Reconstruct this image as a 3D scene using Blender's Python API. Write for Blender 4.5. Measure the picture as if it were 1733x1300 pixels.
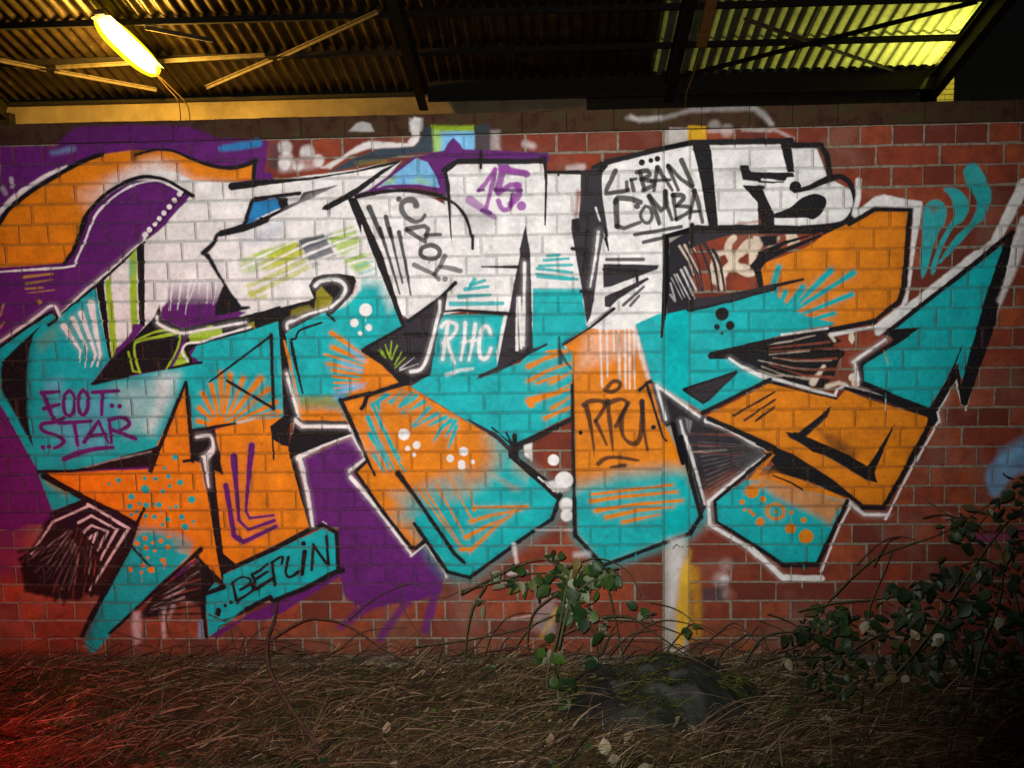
import bpy, bmesh, math, random
import numpy as np
from mathutils import Vector, Matrix, noise

# ---------------------------------------------------------------- camera, night sky, flash, exposure
for o in list(bpy.data.objects): bpy.data.objects.remove(o)
scene = bpy.context.scene
COL = scene.collection
CAMPOS = np.array([-0.44481955, -4.11953661, 1.64545977]); FPX = 1685.0
YAW, PIT, ROL = -0.04453182, -0.1118763, -0.01732292

def _axes():
    cy, sy, cp, sp, cr, sr = (math.cos(YAW), math.sin(YAW), math.cos(PIT), math.sin(PIT), math.cos(ROL), math.sin(ROL))
    f = np.array([sy*cp, cy*cp, sp]); r = np.array([cy, -sy, 0.]); u = np.cross(r, f)
    return r*cr+u*sr, u*cr-r*sr, f
RT, UP, FW = _axes()
cam_d = bpy.data.cameras.new('camera'); cam = bpy.data.objects.new('camera', cam_d); COL.objects.link(cam)
cam.matrix_world = Matrix(((RT[0], UP[0], -FW[0], CAMPOS[0]), (RT[1], UP[1], -FW[1], CAMPOS[1]), (RT[2], UP[2], -FW[2], CAMPOS[2]), (0, 0, 0, 1)))
cam_d.sensor_width = 36; cam_d.lens = 36*FPX/1733; cam_d.clip_start = .05; cam_d.clip_end = 400
scene.camera = cam
world = bpy.data.worlds.new('World'); scene.world = world; world.use_nodes = True
wn = world.node_tree.nodes; bg = wn['Background']
sky = wn.new('ShaderNodeTexSky'); sky.sky_type = 'NISHITA'; sky.sun_disc = False
sky.sun_elevation = math.radians(1.5); sky.sun_rotation = math.radians(200)
world.node_tree.links.new(sky.outputs[0], bg.inputs[0]); bg.inputs[1].default_value = 0.0015
scene.view_settings.view_transform = 'Standard'; scene.view_settings.look = 'None'
scene.view_settings.exposure = 0; scene.view_settings.gamma = 1; scene.view_settings.use_curve_mapping = False

def ray(px, py):
    return RT*((px-866.5)/FPX)+UP*((650-py)/FPX)+FW
def at_y(px, py, y):
    d = ray(px, py); t = (y-CAMPOS[1])/d[1]; return CAMPOS+d*t
def at_z(px, py, z):
    d = ray(px, py); t = (z-CAMPOS[2])/d[2]; return CAMPOS+d*t

def light(name, kind, loc, power, color, target=None, **kw):
    L = bpy.data.lights.new(name, kind); L.energy = power; L.color = color
    for k, v in kw.items(): setattr(L, k, v)
    o = bpy.data.objects.new(name, L); COL.objects.link(o); o.location = loc
    if target is not None: o.rotation_euler = (Vector(target)-Vector(loc)).to_track_quat('-Z', 'Y').to_euler()
    return o
# the flash on the camera body, just up and left of the lens
fl = light('camera_flash', 'SPOT', CAMPOS-RT*.05+UP*.06, 910, (1, .97, .935), at_y(800, 450, 0), spot_size=math.radians(77.5), spot_blend=1.0, shadow_soft_size=.018)
# added red light, no lamp there: stands in for a red lens blur
light('red_fill', 'POINT', at_y(-200, 1060, -1.05), 30, (1, .03, .02), shadow_soft_size=.05)
# ---------------------------------------------------------------- spray paint (flat print on the brickwork)
# commands: f fill, F smooth fill, s stroke, S smooth stroke, d dots, g fill with an alpha ramp
# "A 12,34" = point 12,34 measured in sheet A of the tracing; sheets only differ by origin and scale
SHEETS = {'P': (0, 0, 1.0), 'A': (0, 0, 3.249), 'B': (430, 0, 3.249), 'C': (860, 0, 3.249), 'D': (1283, 0, 3.249),
          'E': (0, 380, 3.249), 'F': (430, 380, 3.249), 'G': (860, 380, 3.249), 'H': (1283, 380, 3.249),
          'I': (0, 740, 3.249), 'J': (430, 740, 3.249), 'K': (860, 740, 3.249), 'L': (1283, 740, 3.249),
          'M': (340, 880, 6.5), 'N': (660, 270, 5.908), 'O': (1000, 240, 5.908), 'Q': (1130, 380, 6.665),
          'R': (0, 780, 3.8225), 'U': (780, 700, 3.333)}
INK = {'K': (.0035, .0035, .005), 'D': (.018, .016, .021), 'W': (.62, .615, .60), 'w': (.52, .50, .49), 'T': (.001, .325, .340), 'O': (.56, .165, .003), 'y': (.40, .42, .02),
       'P': (.082, .008, .112), 'p': (.23, .04, .27), 'L': (.26, .42, .02), 'Y': (.52, .29, .005), 'B': (.01, .16, .38),
       'b': (.14, .38, .62), 'S': (.02, .035, .05), 'G': (.30, .30, .30), 'C': (.62, .52, .40), 'V': (.22, .20, .012), 'R': (.20, .045, .022)}
ART = r"""
f P 4 P -60,170 -60,1000 A 0,870 0,800 300,800 420,700 700,690 1040,700 1200,760 1462,765 B 80,770 60,940 100,950 P 480,800 300,980 I 300,480 150,480 60,520 P -60,880
f P.55 40 I -150,300 200,400 150,620 60,760 -150,760
f P 5 J 250,130 540,0 610,110 540,190 860,650 930,600 1045,760 1020,860 900,900 700,930 560,930 480,860 460,500 310,490
f P.75 10 A 300,820 460,700 1040,690 1200,770 1200,840 300,900
s P.85 16 16 6 J 1010,800 940,1060
s P.8 15 13 6 J 880,860 780,980 690,1110
s P.8 15 13 6 J 740,850 600,950 480,1040
s P.6 14 12 6 J 880,860 640,930 560,960
f P 4 J 455,740 520,735 400,810 170,960 60,1010 0,1010 I 1330,1010 1180,1110 1160,1080 1462,930
f S.6 8 B 80,780 130,780 150,930 75,930
s B.9 11 13 4 A 1215,815 1420,785 B 20,780
s b.5 8 8 8 A 290,840 400,815
d W.6 12 8 B 170,810 175,870 290,830 290,850
d W.7 10 6 B 165,900 240,900 350,880
s W.35 9 9 8 B 150,930 350,900
f R.5 8 B 210,850 330,860 330,900 210,900
f W.85 4 B 370,920 480,860 600,780 640,775 840,785 870,740 860,680 880,640 915,650 910,780 860,815 640,812 520,850 420,925
f W.55 4 B 520,722 560,680 600,668 640,680 660,722
f W.5 5 B 855,650 930,650 930,720 860,720
f b 3 B 985,715 1215,715 1215,835 985,835
f L.8 5 B 975,690 1210,690 1210,722 1030,725 1025,835 980,835
f S.8 5 B 1212,690 1300,680 1300,830 1212,830
f w.5 9 B 1305,720 1350,720 1350,820 1305,820
f P 2 B 1040,835 1060,790 1095,755 1130,790 1160,835
f S 4 B 400,950 560,860 700,815 880,800 920,740 930,700 975,700 978,840 820,850 640,890
f P 2 B 880,855 1090,815 1462,830 C 215,838 230,880 190,890 B 1462,880 1120,880 1050,940 1020,1000 960,900
s W.5 10 10 6 C 90,790 135,800
s W.5 8 8 6 C 330,925 410,915
s w.35 7 7 5 C 650,650 830,655 1000,605 1350,595 1440,680
s w.6 6 5 6 C 670,640 720,665 830,645
s w.5 6 5 6 C 1350,590 1400,620 1445,680
s w.35 5 5 3 C 1100,720 1240,715
d w.35 9 9 C 1130,690 1200,715
f w.45 3 C 885,700 985,700 985,800 885,820
f Y.9 3 C 985,690 1085,695 1090,770 985,780
s w.5 5 5 4 C 1290,710 1440,715 D 80,705 190,760
# white field of the letters
f D 1 F 790,540 860,500 1060,370 1060,500 1030,560 1000,800 970,860 840,890 780,840 600,700 620,660
f D 1 G -40,300 80,60 150,400 150,700 -60,820 -120,830
f W 2 P 168,600 160,480 235,415 A 870,1270 1050,1070 830,965 640,1000 480,1090 430,1110 600,930 850,860 1050,950 1270,1000 B 0,1000 300,965 560,930 690,900 810,880 690,1020 P 720,330 752,345 750,300 765,277 920,274 925,292 983,295 1010,300 1020,275 1172,245 1190,240 1380,245 1400,300 1440,320 1447,350 1425,375 1300,388 1120,395 1125,530 1075,548 990,570 940,600 850,510 700,545 600,480 490,520 440,545 300,560 200,590
f W 2 A 430,1120 560,960 700,890 850,870 950,900 1050,970 1250,1000 1390,1000 1200,1080 850,985 640,1030 470,1190 430,1300
# orange arch
f O 2 A 0,1215 60,1135 200,1035 340,945 450,885 560,845 730,825 850,825 950,830 1040,870 1150,905 1250,925 1330,910 1400,885 1390,985 1250,1000 1060,990 950,940 830,940 640,1035 540,1110 470,1190 445,1300 E 440,30 380,180 350,210 0,238 -60,240 A -60,1240
f W.85 26 A 540,1100 600,1000 700,925 850,880 950,910 1060,1000 1270,1020 900,1010 640,1060 520,1150
f W.35 30 A 430,1060 640,960 640,1040 480,1150
f O.5 12 A 480,960 620,900 720,840 730,880 500,1000
# purple eye of the arch
f P 2 A 440,1300 470,1190 540,1110 640,1035 740,990 850,980 930,1000 1010,1060 810,1300 E 865,0 750,130 520,330 320,495 240,470 100,520 0,500 0,240 350,215 400,180 470,0
S K 7 7 1 E 430,60 A 440,1280 460,1200 540,1100 640,1025 740,980 830,970 920,995 1000,1040 1055,1072
s K 7 7 1 E 350,212 400,150 470,-30
s V.5 3 3 4 E 410,40 440,-40
S W 4 4 1 A 475,1300 520,1190 600,1100 720,1020 840,990 920,1010 1000,1055
s W 4 4 1 A 478,1296 E 405,225 350,235 0,258
s K 2.5 2.5 1 A 1010,1060 812,1300 E 770,110
d W 4.4 1.3 A 985,1065 957,1098 930,1135 900,1170 875,1200 850,1230 820,1262 795,1290 E 820,25 800,52
s W 4 5 1 E 800,50 790,90 750,120 600,255 480,350 330,495
s K 3 7 1 E 790,95 530,332 310,520 265,552
s Y.8 4 3 2 E 125,288 285,270
s Y.7 4 2 2 E 140,325 288,300
s Y.7 4 2 2 E 142,352 235,345
s Y.5 2 2 1 E 150,375 298,358
d Y.8 4 3 E 213,425
s Y.6 4 2 2 E 15,440 0,500
s Y.5 4 2 2 E 15,540 0,570
s w.6 6 6 3 A 60,980 65,1020
s w.4 6 6 4 A 10,1030 30,1060
S W 8 6 3 A -40,1210 0,1160 100,1065 250,965 360,915
S K 7 8 1 A -30,1250 0,1215 60,1135 200,1030 340,945 450,885 560,845
s K.7 8 6 6 A 735,870 735,835 850,822
S K 3 8 1 A 740,850 860,820 960,830 1050,870 1150,905 1250,920 1340,908 1405,878
s K 8 7 1 A 1400,880 1390,1000
# left stripes under the eye
f K 1 E 750,130 792,105 795,560 765,560
f L 3 E 575,310 605,290 645,680 610,735
f L 3 E 708,185 748,130 755,560 718,580
f T.35 8 E 705,200 735,190 730,290 705,290
f P 3 E 620,745 635,680 660,660 720,590 725,545 770,545 790,560 680,700
f K 1 E 525,330 568,305 612,745 598,750
# teal S
f T 1.5 E -60,700 0,670 265,480 315,515 520,350 600,740 500,875 1105,760 1050,720 1080,660 1462,545 F 135,520 160,1055 90,1110 E 1330,1090 1060,1140 1025,870 860,1215 I 890,40 830,64 400,184 210,192 E 0,985 -60,900
f W.7 26 E 900,830 975,825 940,950 880,1050 830,1150 790,1130 850,1000 860,860
f b.6 22 E 260,870 330,850 340,900 250,910
f b.35 26 E 280,930 620,930 600,1220 420,1250 260,1150
f W.3 30 E 620,900 900,830 800,1100 700,1150
f V.3 14 E 200,640 300,560 310,620 220,700
f K 5 E 0,775 175,600 150,740 145,900 150,1060 165,1190 90,1060 0,900
f K 2 E 0,760 120,645 225,553 180,610 150,720 20,780
f K 3 E 90,1040 150,1080 182,1225
f K.6 20 E 60,720 180,620 160,860 160,1050 120,1060
S W 4 5 1 E -20,655 100,575 200,505 270,450 305,455 325,500
S K 5 5 1 E -20,685 100,597 270,484 300,490 310,515 265,552
s W 10 4 1 E 348,558 440,690
s W 4 2 1 E 440,690 435,755
s W 9 4 1 E 400,518 475,680
s W 4 2 1 E 475,680 465,785
s W 10 4 1 E 445,488 525,715
s W 4 2 1 E 525,715 498,782
s W 13 4 1 E 498,435 550,712
s W 4 2 1 E 550,712 532,778
# FOOT STAR
s P 7 6 1 E 228,925 320,918
s P 8 7 1 E 232,925 265,1000 295,1080
s P 7 6 1 E 240,1012 325,988
S P 7 7 1 E 380,912 350,950 355,1030 385,1050 405,1010 405,940 380,912
S P 7 7 1 E 455,908 430,950 435,1025 460,1045 482,1005 480,940 455,908
s P 7 6 1 E 505,922 650,914
s P 7 7 1 E 562,922 558,1045
d P 4.5 1 E 615,995 657,998
s P.8 1.5 1 1 E 657,998 658,1020
S P 7 7 1 E 345,1065 300,1085 235,1095 225,1120 250,1140 320,1165 350,1190 330,1215 300,1228
s P 7 6 1 E 325,1092 500,1080
s P 7 6 1 E 405,1092 425,1212
s P 7 6 1 E 462,1195 540,1080 592,1200
s P 6 6 1 E 490,1162 580,1152
s P 7 6 1 E 598,1075 612,1200
S P 7 6 1 E 595,1075 660,1060 700,1075 705,1105 640,1140
s P 7 7 1 E 620,1130 745,1178
s P 7 9 1 E 620,1225 530,1232 430,1255 350,1290
d P 4.5 1 E 235,1225 268,1222
s P.8 1.5 1 1 E 235,1225 237,1255
# dark gem below the eye
g P 4 1080 290 1080 450 E 880,480 920,420 925,290 1090,240 1230,300 1230,450 1350,480 1300,520 1000,575 880,520
f P 5 E 890,450 1180,430 1340,490 1200,530 980,560 890,510
s W 3 1.5 1.5 E 950,290 930,470
s W 4 1.5 1.5 E 1000,280 975,465
s W 4 1.5 1.5 E 1045,280 1018,492
s W 3 1.5 1.5 E 1105,220 1060,360 1030,430
s W 3 1.5 1.5 E 1100,300 1090,380
s W 3 1.5 1.5 E 1145,280 1135,430
s W 3 1.5 1.5 E 1190,290 1170,440
f K 3 E 1110,150 1150,160 1230,310 1325,450 1370,448 1375,460 1180,505 1180,440 1225,330
S K 8 8 2 E 1115,155 1150,125 1175,95 1190,60 1215,42
s K 8 8 1 E 1215,42 1462,-25
f K 1.5 E 500,880 610,742 720,640 850,500 875,440 890,520 1000,570 1180,530 1340,500 1462,470 F 150,440 130,530 0,575 E 1350,590 1080,665 1035,700 1060,755 1100,755 1000,780 700,832 510,885
f V 4 E 1350,550 1462,500 F 100,470 110,500 0,550 E 1400,570
S L 4 3.5 1 E 740,640 850,590 950,578 985,600 975,680 915,790
S L 5 5 1 E 768,812 745,740 738,662 765,640 860,618 965,598
s L 4 3 1.5 E 705,700 730,805 770,812
f L 1.5 E 1030,610 1060,590 1160,552 1215,570 1225,610 1100,640 1045,650
f L 2 E 985,690 1010,690 1040,755 930,788
s P 6 5 2 E 1030,600 940,780
S W 5 4 1 E 862,505 870,545 985,595 1100,580 1300,545 1350,535
S W 4 4 1 E 1375,562 1200,612 1100,645 1025,655 1000,700 1030,750
s K 4 4 1 E 925,790 1105,757
s K 5 5 1 E 505,875 700,832
# blue diamond and Z lines
f B 1.5 A 1350,1230 1390,1105 1462,1095 B 0,1095 120,1085 150,1140 0,1205 A 1462,1195
f K 2 B 115,1080 180,1085 190,1130 145,1150
f G.5 5 B 180,1070 280,1060 240,1110 190,1130
s K 6 6 1 A 1340,1240 1385,1100 1462,1090 B 0,1090 250,1060
f K 1 B 240,1105 270,1055 330,1040 470,1012 350,1070 200,1140 30,1225 0,1240 0,1215 180,1130
s K 9 9 1 A 1212,1285 1340,1255 1462,1210 B 40,1205
s K 13 11 1 A 1275,1022 1400,1010 B 0,1005
f K 1 B 0,985 300,975 560,935 690,900 815,875 780,900 560,945 300,985 0,1025
s V.4 6 6 6 B 570,895 720,885
f K 1.2 B 815,878 700,960 560,1070 400,1155 370,1150 380,1130 560,1030 700,930
f w.4 12 B 300,1060 470,1012 420,1050 220,1150 40,1290 0,1290
# halftone patch with olive stripes
f y.7 5 F 60,140 220,80 310,240 120,350 60,350 40,250
f y.8 5 F 80,150 230,90 290,180 100,260
f L.8 7 F 0,160 200,90 200,130 0,200
f L.85 7 F 400,70 560,30 580,110 480,170
f L.8 7 F 480,180 600,140 640,230 560,260
f y.7 8 F 0,350 70,320 60,400 0,410
f S.85 4 F 240,80 380,50 450,170 300,190
f S.5 6 F 300,190 330,180 360,220 320,240
f L.5 8 E 1310,190 1462,140 1462,240 1330,270
f y.7 8 E 1350,330 1462,280 1462,400 1370,400
f B.25 12 B 0,1290 160,1200 160,1270 F 0,120 0,40
s T.5 5 4 3 F 560,230 650,200
s T.5 5 4 3 F 580,270 660,240
s T.5 5 4 3 F 590,300 670,270
s y.6 9 5 4 F 20,330 180,260
s y.6 9 5 4 F -20,380 60,350
s L.6 9 5 4 F 430,60 540,10
s S.6 10 8 4 F 250,120 420,60
s S.5 8 8 4 F 290,170 440,110
s L.6 8 4 4 F 500,215 640,160
s W 4 3 1.5 F 0,190 260,70 420,0
s W 4 3 1.5 F 20,240 300,100 560,20
s W 5 3 1.5 F 0,300 300,160 600,40
s W 5 3 1.5 F 0,350 300,210 620,90
s W 5 4 1.5 F 20,390 320,250 640,130
s W 5 4 1.5 F 120,390 380,260 660,170
s W 4 3 1.5 F 0,130 200,50 330,0
s W 4 3 1.5 E 1300,250 1462,180
s W 4 3 1.5 E 1330,310 1462,250
s W 4 3 1.5 E 1340,370 1462,310
# hook and black link
f T 1.5 F 150,625 190,560 400,475 560,380 590,300 700,300 815,560 600,705 800,870 480,965 525,1078 250,1068
f W.75 20 F 560,330 620,290 700,290 760,420 740,470 690,330
f W.9 6 F 430,470 500,450 590,360 590,290 570,290 540,380
f K 1.2 F -5,485 130,455 300,418 325,400 300,335 325,290 380,272 470,268 545,282 562,310 540,375 480,445 425,495 380,480 190,580 165,610 130,520 0,555
f V 3 F 340,365 370,340 430,405 420,450 330,470
f V.6 5 F 200,470 300,440 330,470 200,500
S W 7 5 1 F 335,335 370,308 440,300 485,318 502,355 480,400 420,455
s W 5 4 1 F 400,462 300,490 200,535
S W 6 5 1 F 205,530 180,545 180,572
s K 5 4 1 F 400,490 442,528
# T2 inner
d W 11 2 F 612,468
d W 7.5 2 F 550,540
d W 6 2 F 630,565
d W 4 2 F 582,597
S K 4 4 1 F 370,538 260,575 235,600 225,625 200,632
f K 1 F 190,640 210,640 235,760 272,930 262,930 220,780
f V.8 8 F 250,945 450,940 460,1000 260,1010
f O 16 F 225,1000 470,1010 530,1100 240,1100
f K 1.2 F 130,520 170,600 178,640 190,800 240,1050 265,1085 160,1070 150,800
f O 1.5 F 650,728 700,770 800,872 640,935 480,965 560,900 600,800 600,740
s O 8 4 1 F 425,595 640,745
s O 8 4 1 F 430,672 640,770
s O 4 3 1 F 385,712 640,790
s O 5 4 1 F 405,765 640,810
s O 5 4 1 F 430,800 640,840
s O 4 4 1 F 430,835 640,860
s O 4 4 1 F 440,870 640,870
s O 3 3 1 F 440,900 600,880
s O 3 3 1 F 460,930 600,900
f b.6 6 F 500,660 590,710 620,760 560,740
f b.5 6 F 480,740 600,790 600,810 480,780
f b.6 6 F 470,880 620,870 600,900 470,930
f b.8 14 F 435,920 490,910 490,960 440,960
s O 4 4 1.5 F 164,640 205,800 262,1060
# orange star and A leg
f O 1.5 E 1025,870 1060,1140 1060,1290 I 1100,130 1130,150 1215,650 1230,840 1080,665 900,800 720,580 755,480 240,215 240,195 830,175 E 860,1215
f O 1.5 E 1180,1130 1300,1100 F 0,1075 160,1060 90,1110 100,1180 190,1220 J 210,100 305,495 0,650 I 1300,705 1220,640 1200,400 1150,130 1190,60
f T 2 I 205,190 240,220 465,340 285,408
f V.7 12 I 240,230 380,290 360,320 260,260
f T 10 I 750,545 800,520 1050,590 1040,660 600,1080 520,1185 470,1150 500,1000 560,880
f T.6 16 I 755,490 850,500 1000,540 1050,580 1040,640 740,580
f O.4 16 I 960,580 1060,590 1060,660 980,650
f T 2 I 740,600 1000,640 1040,650 600,1085 520,1185 500,1190 470,1120 560,880 720,620
f S.4 8 I 450,1100 540,920 560,960 500,1140
s O 9 4 1 E 1090,1080 1200,1110
s O 9 4 1 E 1095,1010 1205,1110
s O 9 4 1 E 1112,930 1208,1110
s O 9 4 1 E 1160,880 1212,1105
s O 9 4 1 E 1212,815 1218,1105
s O 9 4 1 E 1264,825 1222,1105
s O 9 4 1 E 1335,845 1226,1105
s O 9 4 1 E 1425,850 1230,1105
s O 9 4 1 F 32,845 E 1240,1100
s O 9 4 1 F 78,905 E 1250,1100
s O 9 4 1 F 118,975 E 1260,1100
s O 9 4 1 F 135,1030 E 1270,1100
f O 3 E 1150,1080 1300,1070 1290,1110 1110,1125
s T 2 2 1 E 1235,1060 1320,870
s T 2 2 1 E 1240,1080 1462,930
s T 2 2 1 E 1210,1050 1190,900
s T 2 2 1 E 1270,1090 F 90,970
s T 2 2 1 E 1290,1095 F 120,1035
s K 4 4 1 F 92,610 E 1150,865
s K 5 5 1 F -150,858 10,955 105,1010
s K 6 6 1 F 92,605 105,1012
s K 9 3 1 E 1055,1138 1180,1112 1305,1092
s W.6 3 2 2 E 1300,1090 1400,1068
s K 2.5 2.5 1 F 95,1110 105,1290
f K 1.5 E 1055,1140 1180,1125 1215,1300 I 1195,90 1170,130 1120,150 1060,125 1045,0
f K 1.5 F 88,1110 165,1050 200,1060 190,1220 150,1215 100,1180
S W 6 6 1 E 1080,1168 1150,1160 1170,1200 1165,1250 1130,1285
s W 7 3 1 I 1115,110 1145,275
f K 1.2 I 1095,100 1150,140 1195,60 1225,210 1175,180 1225,640 1300,700 1240,750 1232,850 1200,700 1150,380
s W 7 2 1 I 1125,110 1145,275
s W 5 4 1 I 1165,60 1125,110
s K 7 7 1 E 1022,870 1058,1300
s K 6 8 1 E 1020,865 870,1240 I 850,120 825,185
s K 5 5 1 I 1010,132 1090,118
f K 1.2 I 400,182 830,60 885,38 855,150 905,155 650,172
s w.6 2.5 2 2 I 470,168 600,130 830,78
s K 6 6 1 I 205,190 400,185 560,165
s K 12 9 1 I 240,212 470,340 640,420 750,480
s K 4 10 1 I 792,390 745,490 700,620
s K 10 10 1 I 700,620 560,880 490,1010
s K 9 7 4 I 490,1010 445,1100
s K 5 4 1 I 720,600 820,708
s K 9 6 2 I 1100,620 900,800 720,970 600,1082
s K 6 6 1 I 1080,660 1215,800 1232,850
# cone at the left foot
f K.95 6 I 285,425 470,345 720,470 745,520 720,610 560,880 480,860 440,900 300,890 130,850 110,700 200,560 240,470
s K 7 6 1 I 285,420 470,345
s w.9 4.5 3 2 I 170,640 290,465
s w.9 4.5 4 1.5 I 290,465 485,378
s w.9 5 5 1 I 480,370 705,500
s w.9 5 4 1.5 I 705,500 600,670 495,840
s w.9 5 4 1 I 430,470 500,432 640,510
s w.9 5 5 1 I 640,510 550,672
s w.9 5 4 1 I 458,522 500,485 590,520
s w.9 5 5 1 I 590,520 535,622
s w.9 6 4 1 I 490,555 530,530 510,578
s w.5 2 5 3 I 370,520 180,660
s w.4 2 3 3 I 390,520 250,700
s w.6 2 4 3 I 390,600 320,700 270,780
s R.4 2 4 3 I 380,520 310,790 290,850
s R.4 2 4 3 I 425,500 350,830
s w.4 2 3 2 I 430,640 405,800
s R.4 2 5 3 I 450,520 400,880
s R.4 2 5 3 I 480,560 460,880
s w.4 2 3 2 I 500,600 490,750
s R.7 3 5 3 I 520,650 520,760
s w.22 1 3 3 I 424,599 379,846
s K.8 3 7 5 I 414,658 346,919
s w.22 1 3 3 I 420,597 335,836
s K.8 3 7 5 I 405,654 297,903
s w.22 1 3 3 I 415,595 293,820
s K.8 3 7 5 I 397,650 252,879
s w.22 1 3 3 I 411,591 255,799
s K.8 3 7 5 I 390,644 210,849
s w.22 1 3 3 I 408,587 221,773
s K.8 3 7 5 I 383,638 175,813
s w.22 1 3 3 I 405,582 192,743
s K.8 3 7 5 I 378,630 145,772
s w.22 1 3 3 I 403,577 169,709
s K.8 3 7 5 I 374,621 122,726
s w.22 1 3 3 I 401,571 152,673
s K.8 3 7 5 I 371,612 107,678
s w.22 1 3 3 I 400,565 142,634
s K.8 3 7 5 I 370,603 100,629
# stripes under the star
f K.9 7 I 1085,680 1150,790 1115,860 1130,1010 1090,930 1000,880 950,960 850,990 740,1000 880,840
s R.8 3 3 2 I 900,840 1110,780
s R.8 3 3 2 I 880,880 1110,830
s w.4 2 3 2 I 900,870 1090,740
s w.5 2 4 3 I 830,940 1010,830
s w.4 2 3 3 I 820,960 1010,880
f w.6 10 I 730,960 770,960 775,1120 740,1150 725,1050
f w.7 7 I 885,940 915,930 910,1100 890,1110
s w.5 8 5 6 I 950,930 920,1010
f b.5 6 I 1090,1010 1120,1000 1120,1110 1085,1110
s K 2 5.7 1.5 I 580,520 500,870
s K 2 4.6 1.5 I 559,520 470,848
s K 2 4.7 1.5 I 538,520 440,865
s K 2 3.7 1.5 I 517,520 410,840
s K 2 3.1 1.5 I 496,520 380,852
s K 2 4.0 1.5 I 476,520 350,823
s K 2 3.4 1.5 I 455,520 320,831
s K 2 4.5 1.5 I 434,520 290,797
s K 2 6.0 1.5 I 413,520 260,801
s K 2 5.0 1.5 I 393,520 230,763
s K 2 3.5 1.5 I 372,520 200,763
s K 2 5.7 1.5 I 351,520 170,721
s K 2 5.4 1.5 I 330,520 140,716
s K 2 5.2 1.5 I 310,520 110,670
s K 3 4 2 I 1090,700 850,860
s K 3 4 2 I 1095,745 842,880
s K 3 4 2 I 1100,790 834,900
s K 3 4 2 I 1105,835 826,920
s K 3 4 2 I 1110,880 818,940
s K 3 4 2 I 1115,925 810,960
s K 3 4 2 I 1120,970 802,980
# purple strokes in the A leg
s P 11 6 1 I 1282,105 1312,450
s P 5 6 1 I 1312,455 1362,510 J 110,458
s P 11 5 1 I 1383,45 1362,250 1350,405
s P 5 4 1 I 1350,405 1370,445 J 105,430
s P 10 9 1 I 1240,265 1285,540
s P 10 6 1 I 1285,540 1335,578 J 60,520 120,490
d T 5 1.2 I 960,110 722,327 713,380 803,373 998,438
d T 7.5 1.2 I 797,287
d T 6.5 1.2 I 1053,342 1015,493 
d T 5 1.2 I 990,247 873,372 921,452
d T 4 1.2 I 650,235 893,298 967,382 800,432 849,437 855,228 925,215
d T 3 1.2 I 597,255 795,225 765,365 935,388 722,425 1062,462 932,268 903,172 893,480 840,370 750,410
s T.7 1.3 1 1 I 650,240 652,262
s T.7 1.3 1 1 I 800,440 796,480
s T.7 1.3 1 1 I 850,440 853,470
s T.7 1.3 1 1 I 880,380 888,425
s T.7 1.3 1 1 I 1062,462 1065,510
d O 4.5 1.2 I 797,555 752,585 800,608 883,570 920,605 896,677 783,705 716,728
d O 6 1.2 I 830,730
d O 3 1.2 I 838,580 850,625 927,548 810,662 777,743 905,700
s O.8 1.3 1 1 I 777,743 780,800
s O.8 1.3 1 1 I 896,677 900,725
# BERLIN plate
f T 1.5 M 245,605 340,560 M 1330,95 1470,150 1495,560 800,880 760,845 500,980 150,1240 80,1290 60,1050 40,815 150,690 240,760
s K 8 9 1 M 350,525 800,320 1190,110 1340,55
s K 7 8 1 M 1340,60 1490,140 1510,560
s K 9 8 1 M 1560,555 1480,575 1130,760 820,880 790,900 760,850 500,985
s K 6 3 3 M 500,985 380,1060 250,1110
s K 10 7 1 M 245,740 30,820
s K 9 7 2 M 30,820 25,1050 55,1300
f K 1 M 0,470 225,730 150,690 40,830 0,830
S K 4 5 .8 M 320,715 420,640 510,638 545,675 500,730 430,770
S K 4 5 .8 M 470,745 550,715 590,745 530,805 400,890
s K 5 6 .8 M 345,690 395,910
s K 5 4 .8 M 560,600 640,560 730,485
s K 5 4 .8 M 590,660 730,570
S K 5 6 .8 M 560,610 590,680 560,720 600,760 700,700 780,650
s K 5 6 .8 M 780,470 810,715
S K 4 5 .8 M 780,470 850,420 900,410 885,490
S K 5 6 .8 M 960,410 930,560 955,625 1010,615 1065,575
s K 8 7 .8 M 1140,350 1110,600
d K 4.5 .8 M 1125,262
s K 5 5 .8 M 1235,270 1215,550
s K 5 6 .8 M 1235,280 1390,495
s K 5 6 .8 M 1375,185 1400,490
d K 5 1 M 190,1000 180,1035
d K 3.5 .8 M 265,945 325,910
s W 4 3 1.2 M 1205,0 1225,80
s W.7 3 3 1.2 M 1340,20 1380,45
# centre leg, orange to teal
f O 1.5 F 480,962 640,925 810,875 860,895 1150,1075 1320,1170 1462,1290 K 60,150 285,340 240,450 0,610 J 1185,775 1060,740 940,580 870,612 560,195 610,140 F 525,1075
f T 46 J 800,440 880,360 1000,300 1120,300 1260,220 1330,120 1300,0 F 1330,1130 1462,1290 K 60,150 285,340 240,450 0,610 J 1185,775 1060,740 940,580 880,480
f T.45 20 J 740,310 860,290 1050,200 1180,170 1180,260 860,420
f O.4 12 J 1300,200 1462,280 K 60,290 J 1420,290
f T 1.5 J 885,490 930,560 1060,740 1185,775 K 0,610 240,450 285,340 120,200 100,300 0,400 J 1300,500 1000,400 880,440
s O 3.5 2.5 1.2 J 890,270 1130,600 1190,625
s O 3 2.5 1.2 J 920,260 1000,380 1140,600
s O 3.5 2.5 1.2 J 1000,260 1150,530
s O 3 3 1.2 J 1060,200 1200,460
s O 3 3 1.2 J 1160,200 1210,390
s O 4 5 1 J 1210,385 1350,385 K 105,382
s O 6 3 1 J 1190,465 1300,430 1462,400 K 40,400
s O 6 3 1 J 1160,550 1300,480 1400,440
s O 6 3 1 J 1130,620 1200,615 1320,500 1440,400
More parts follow.
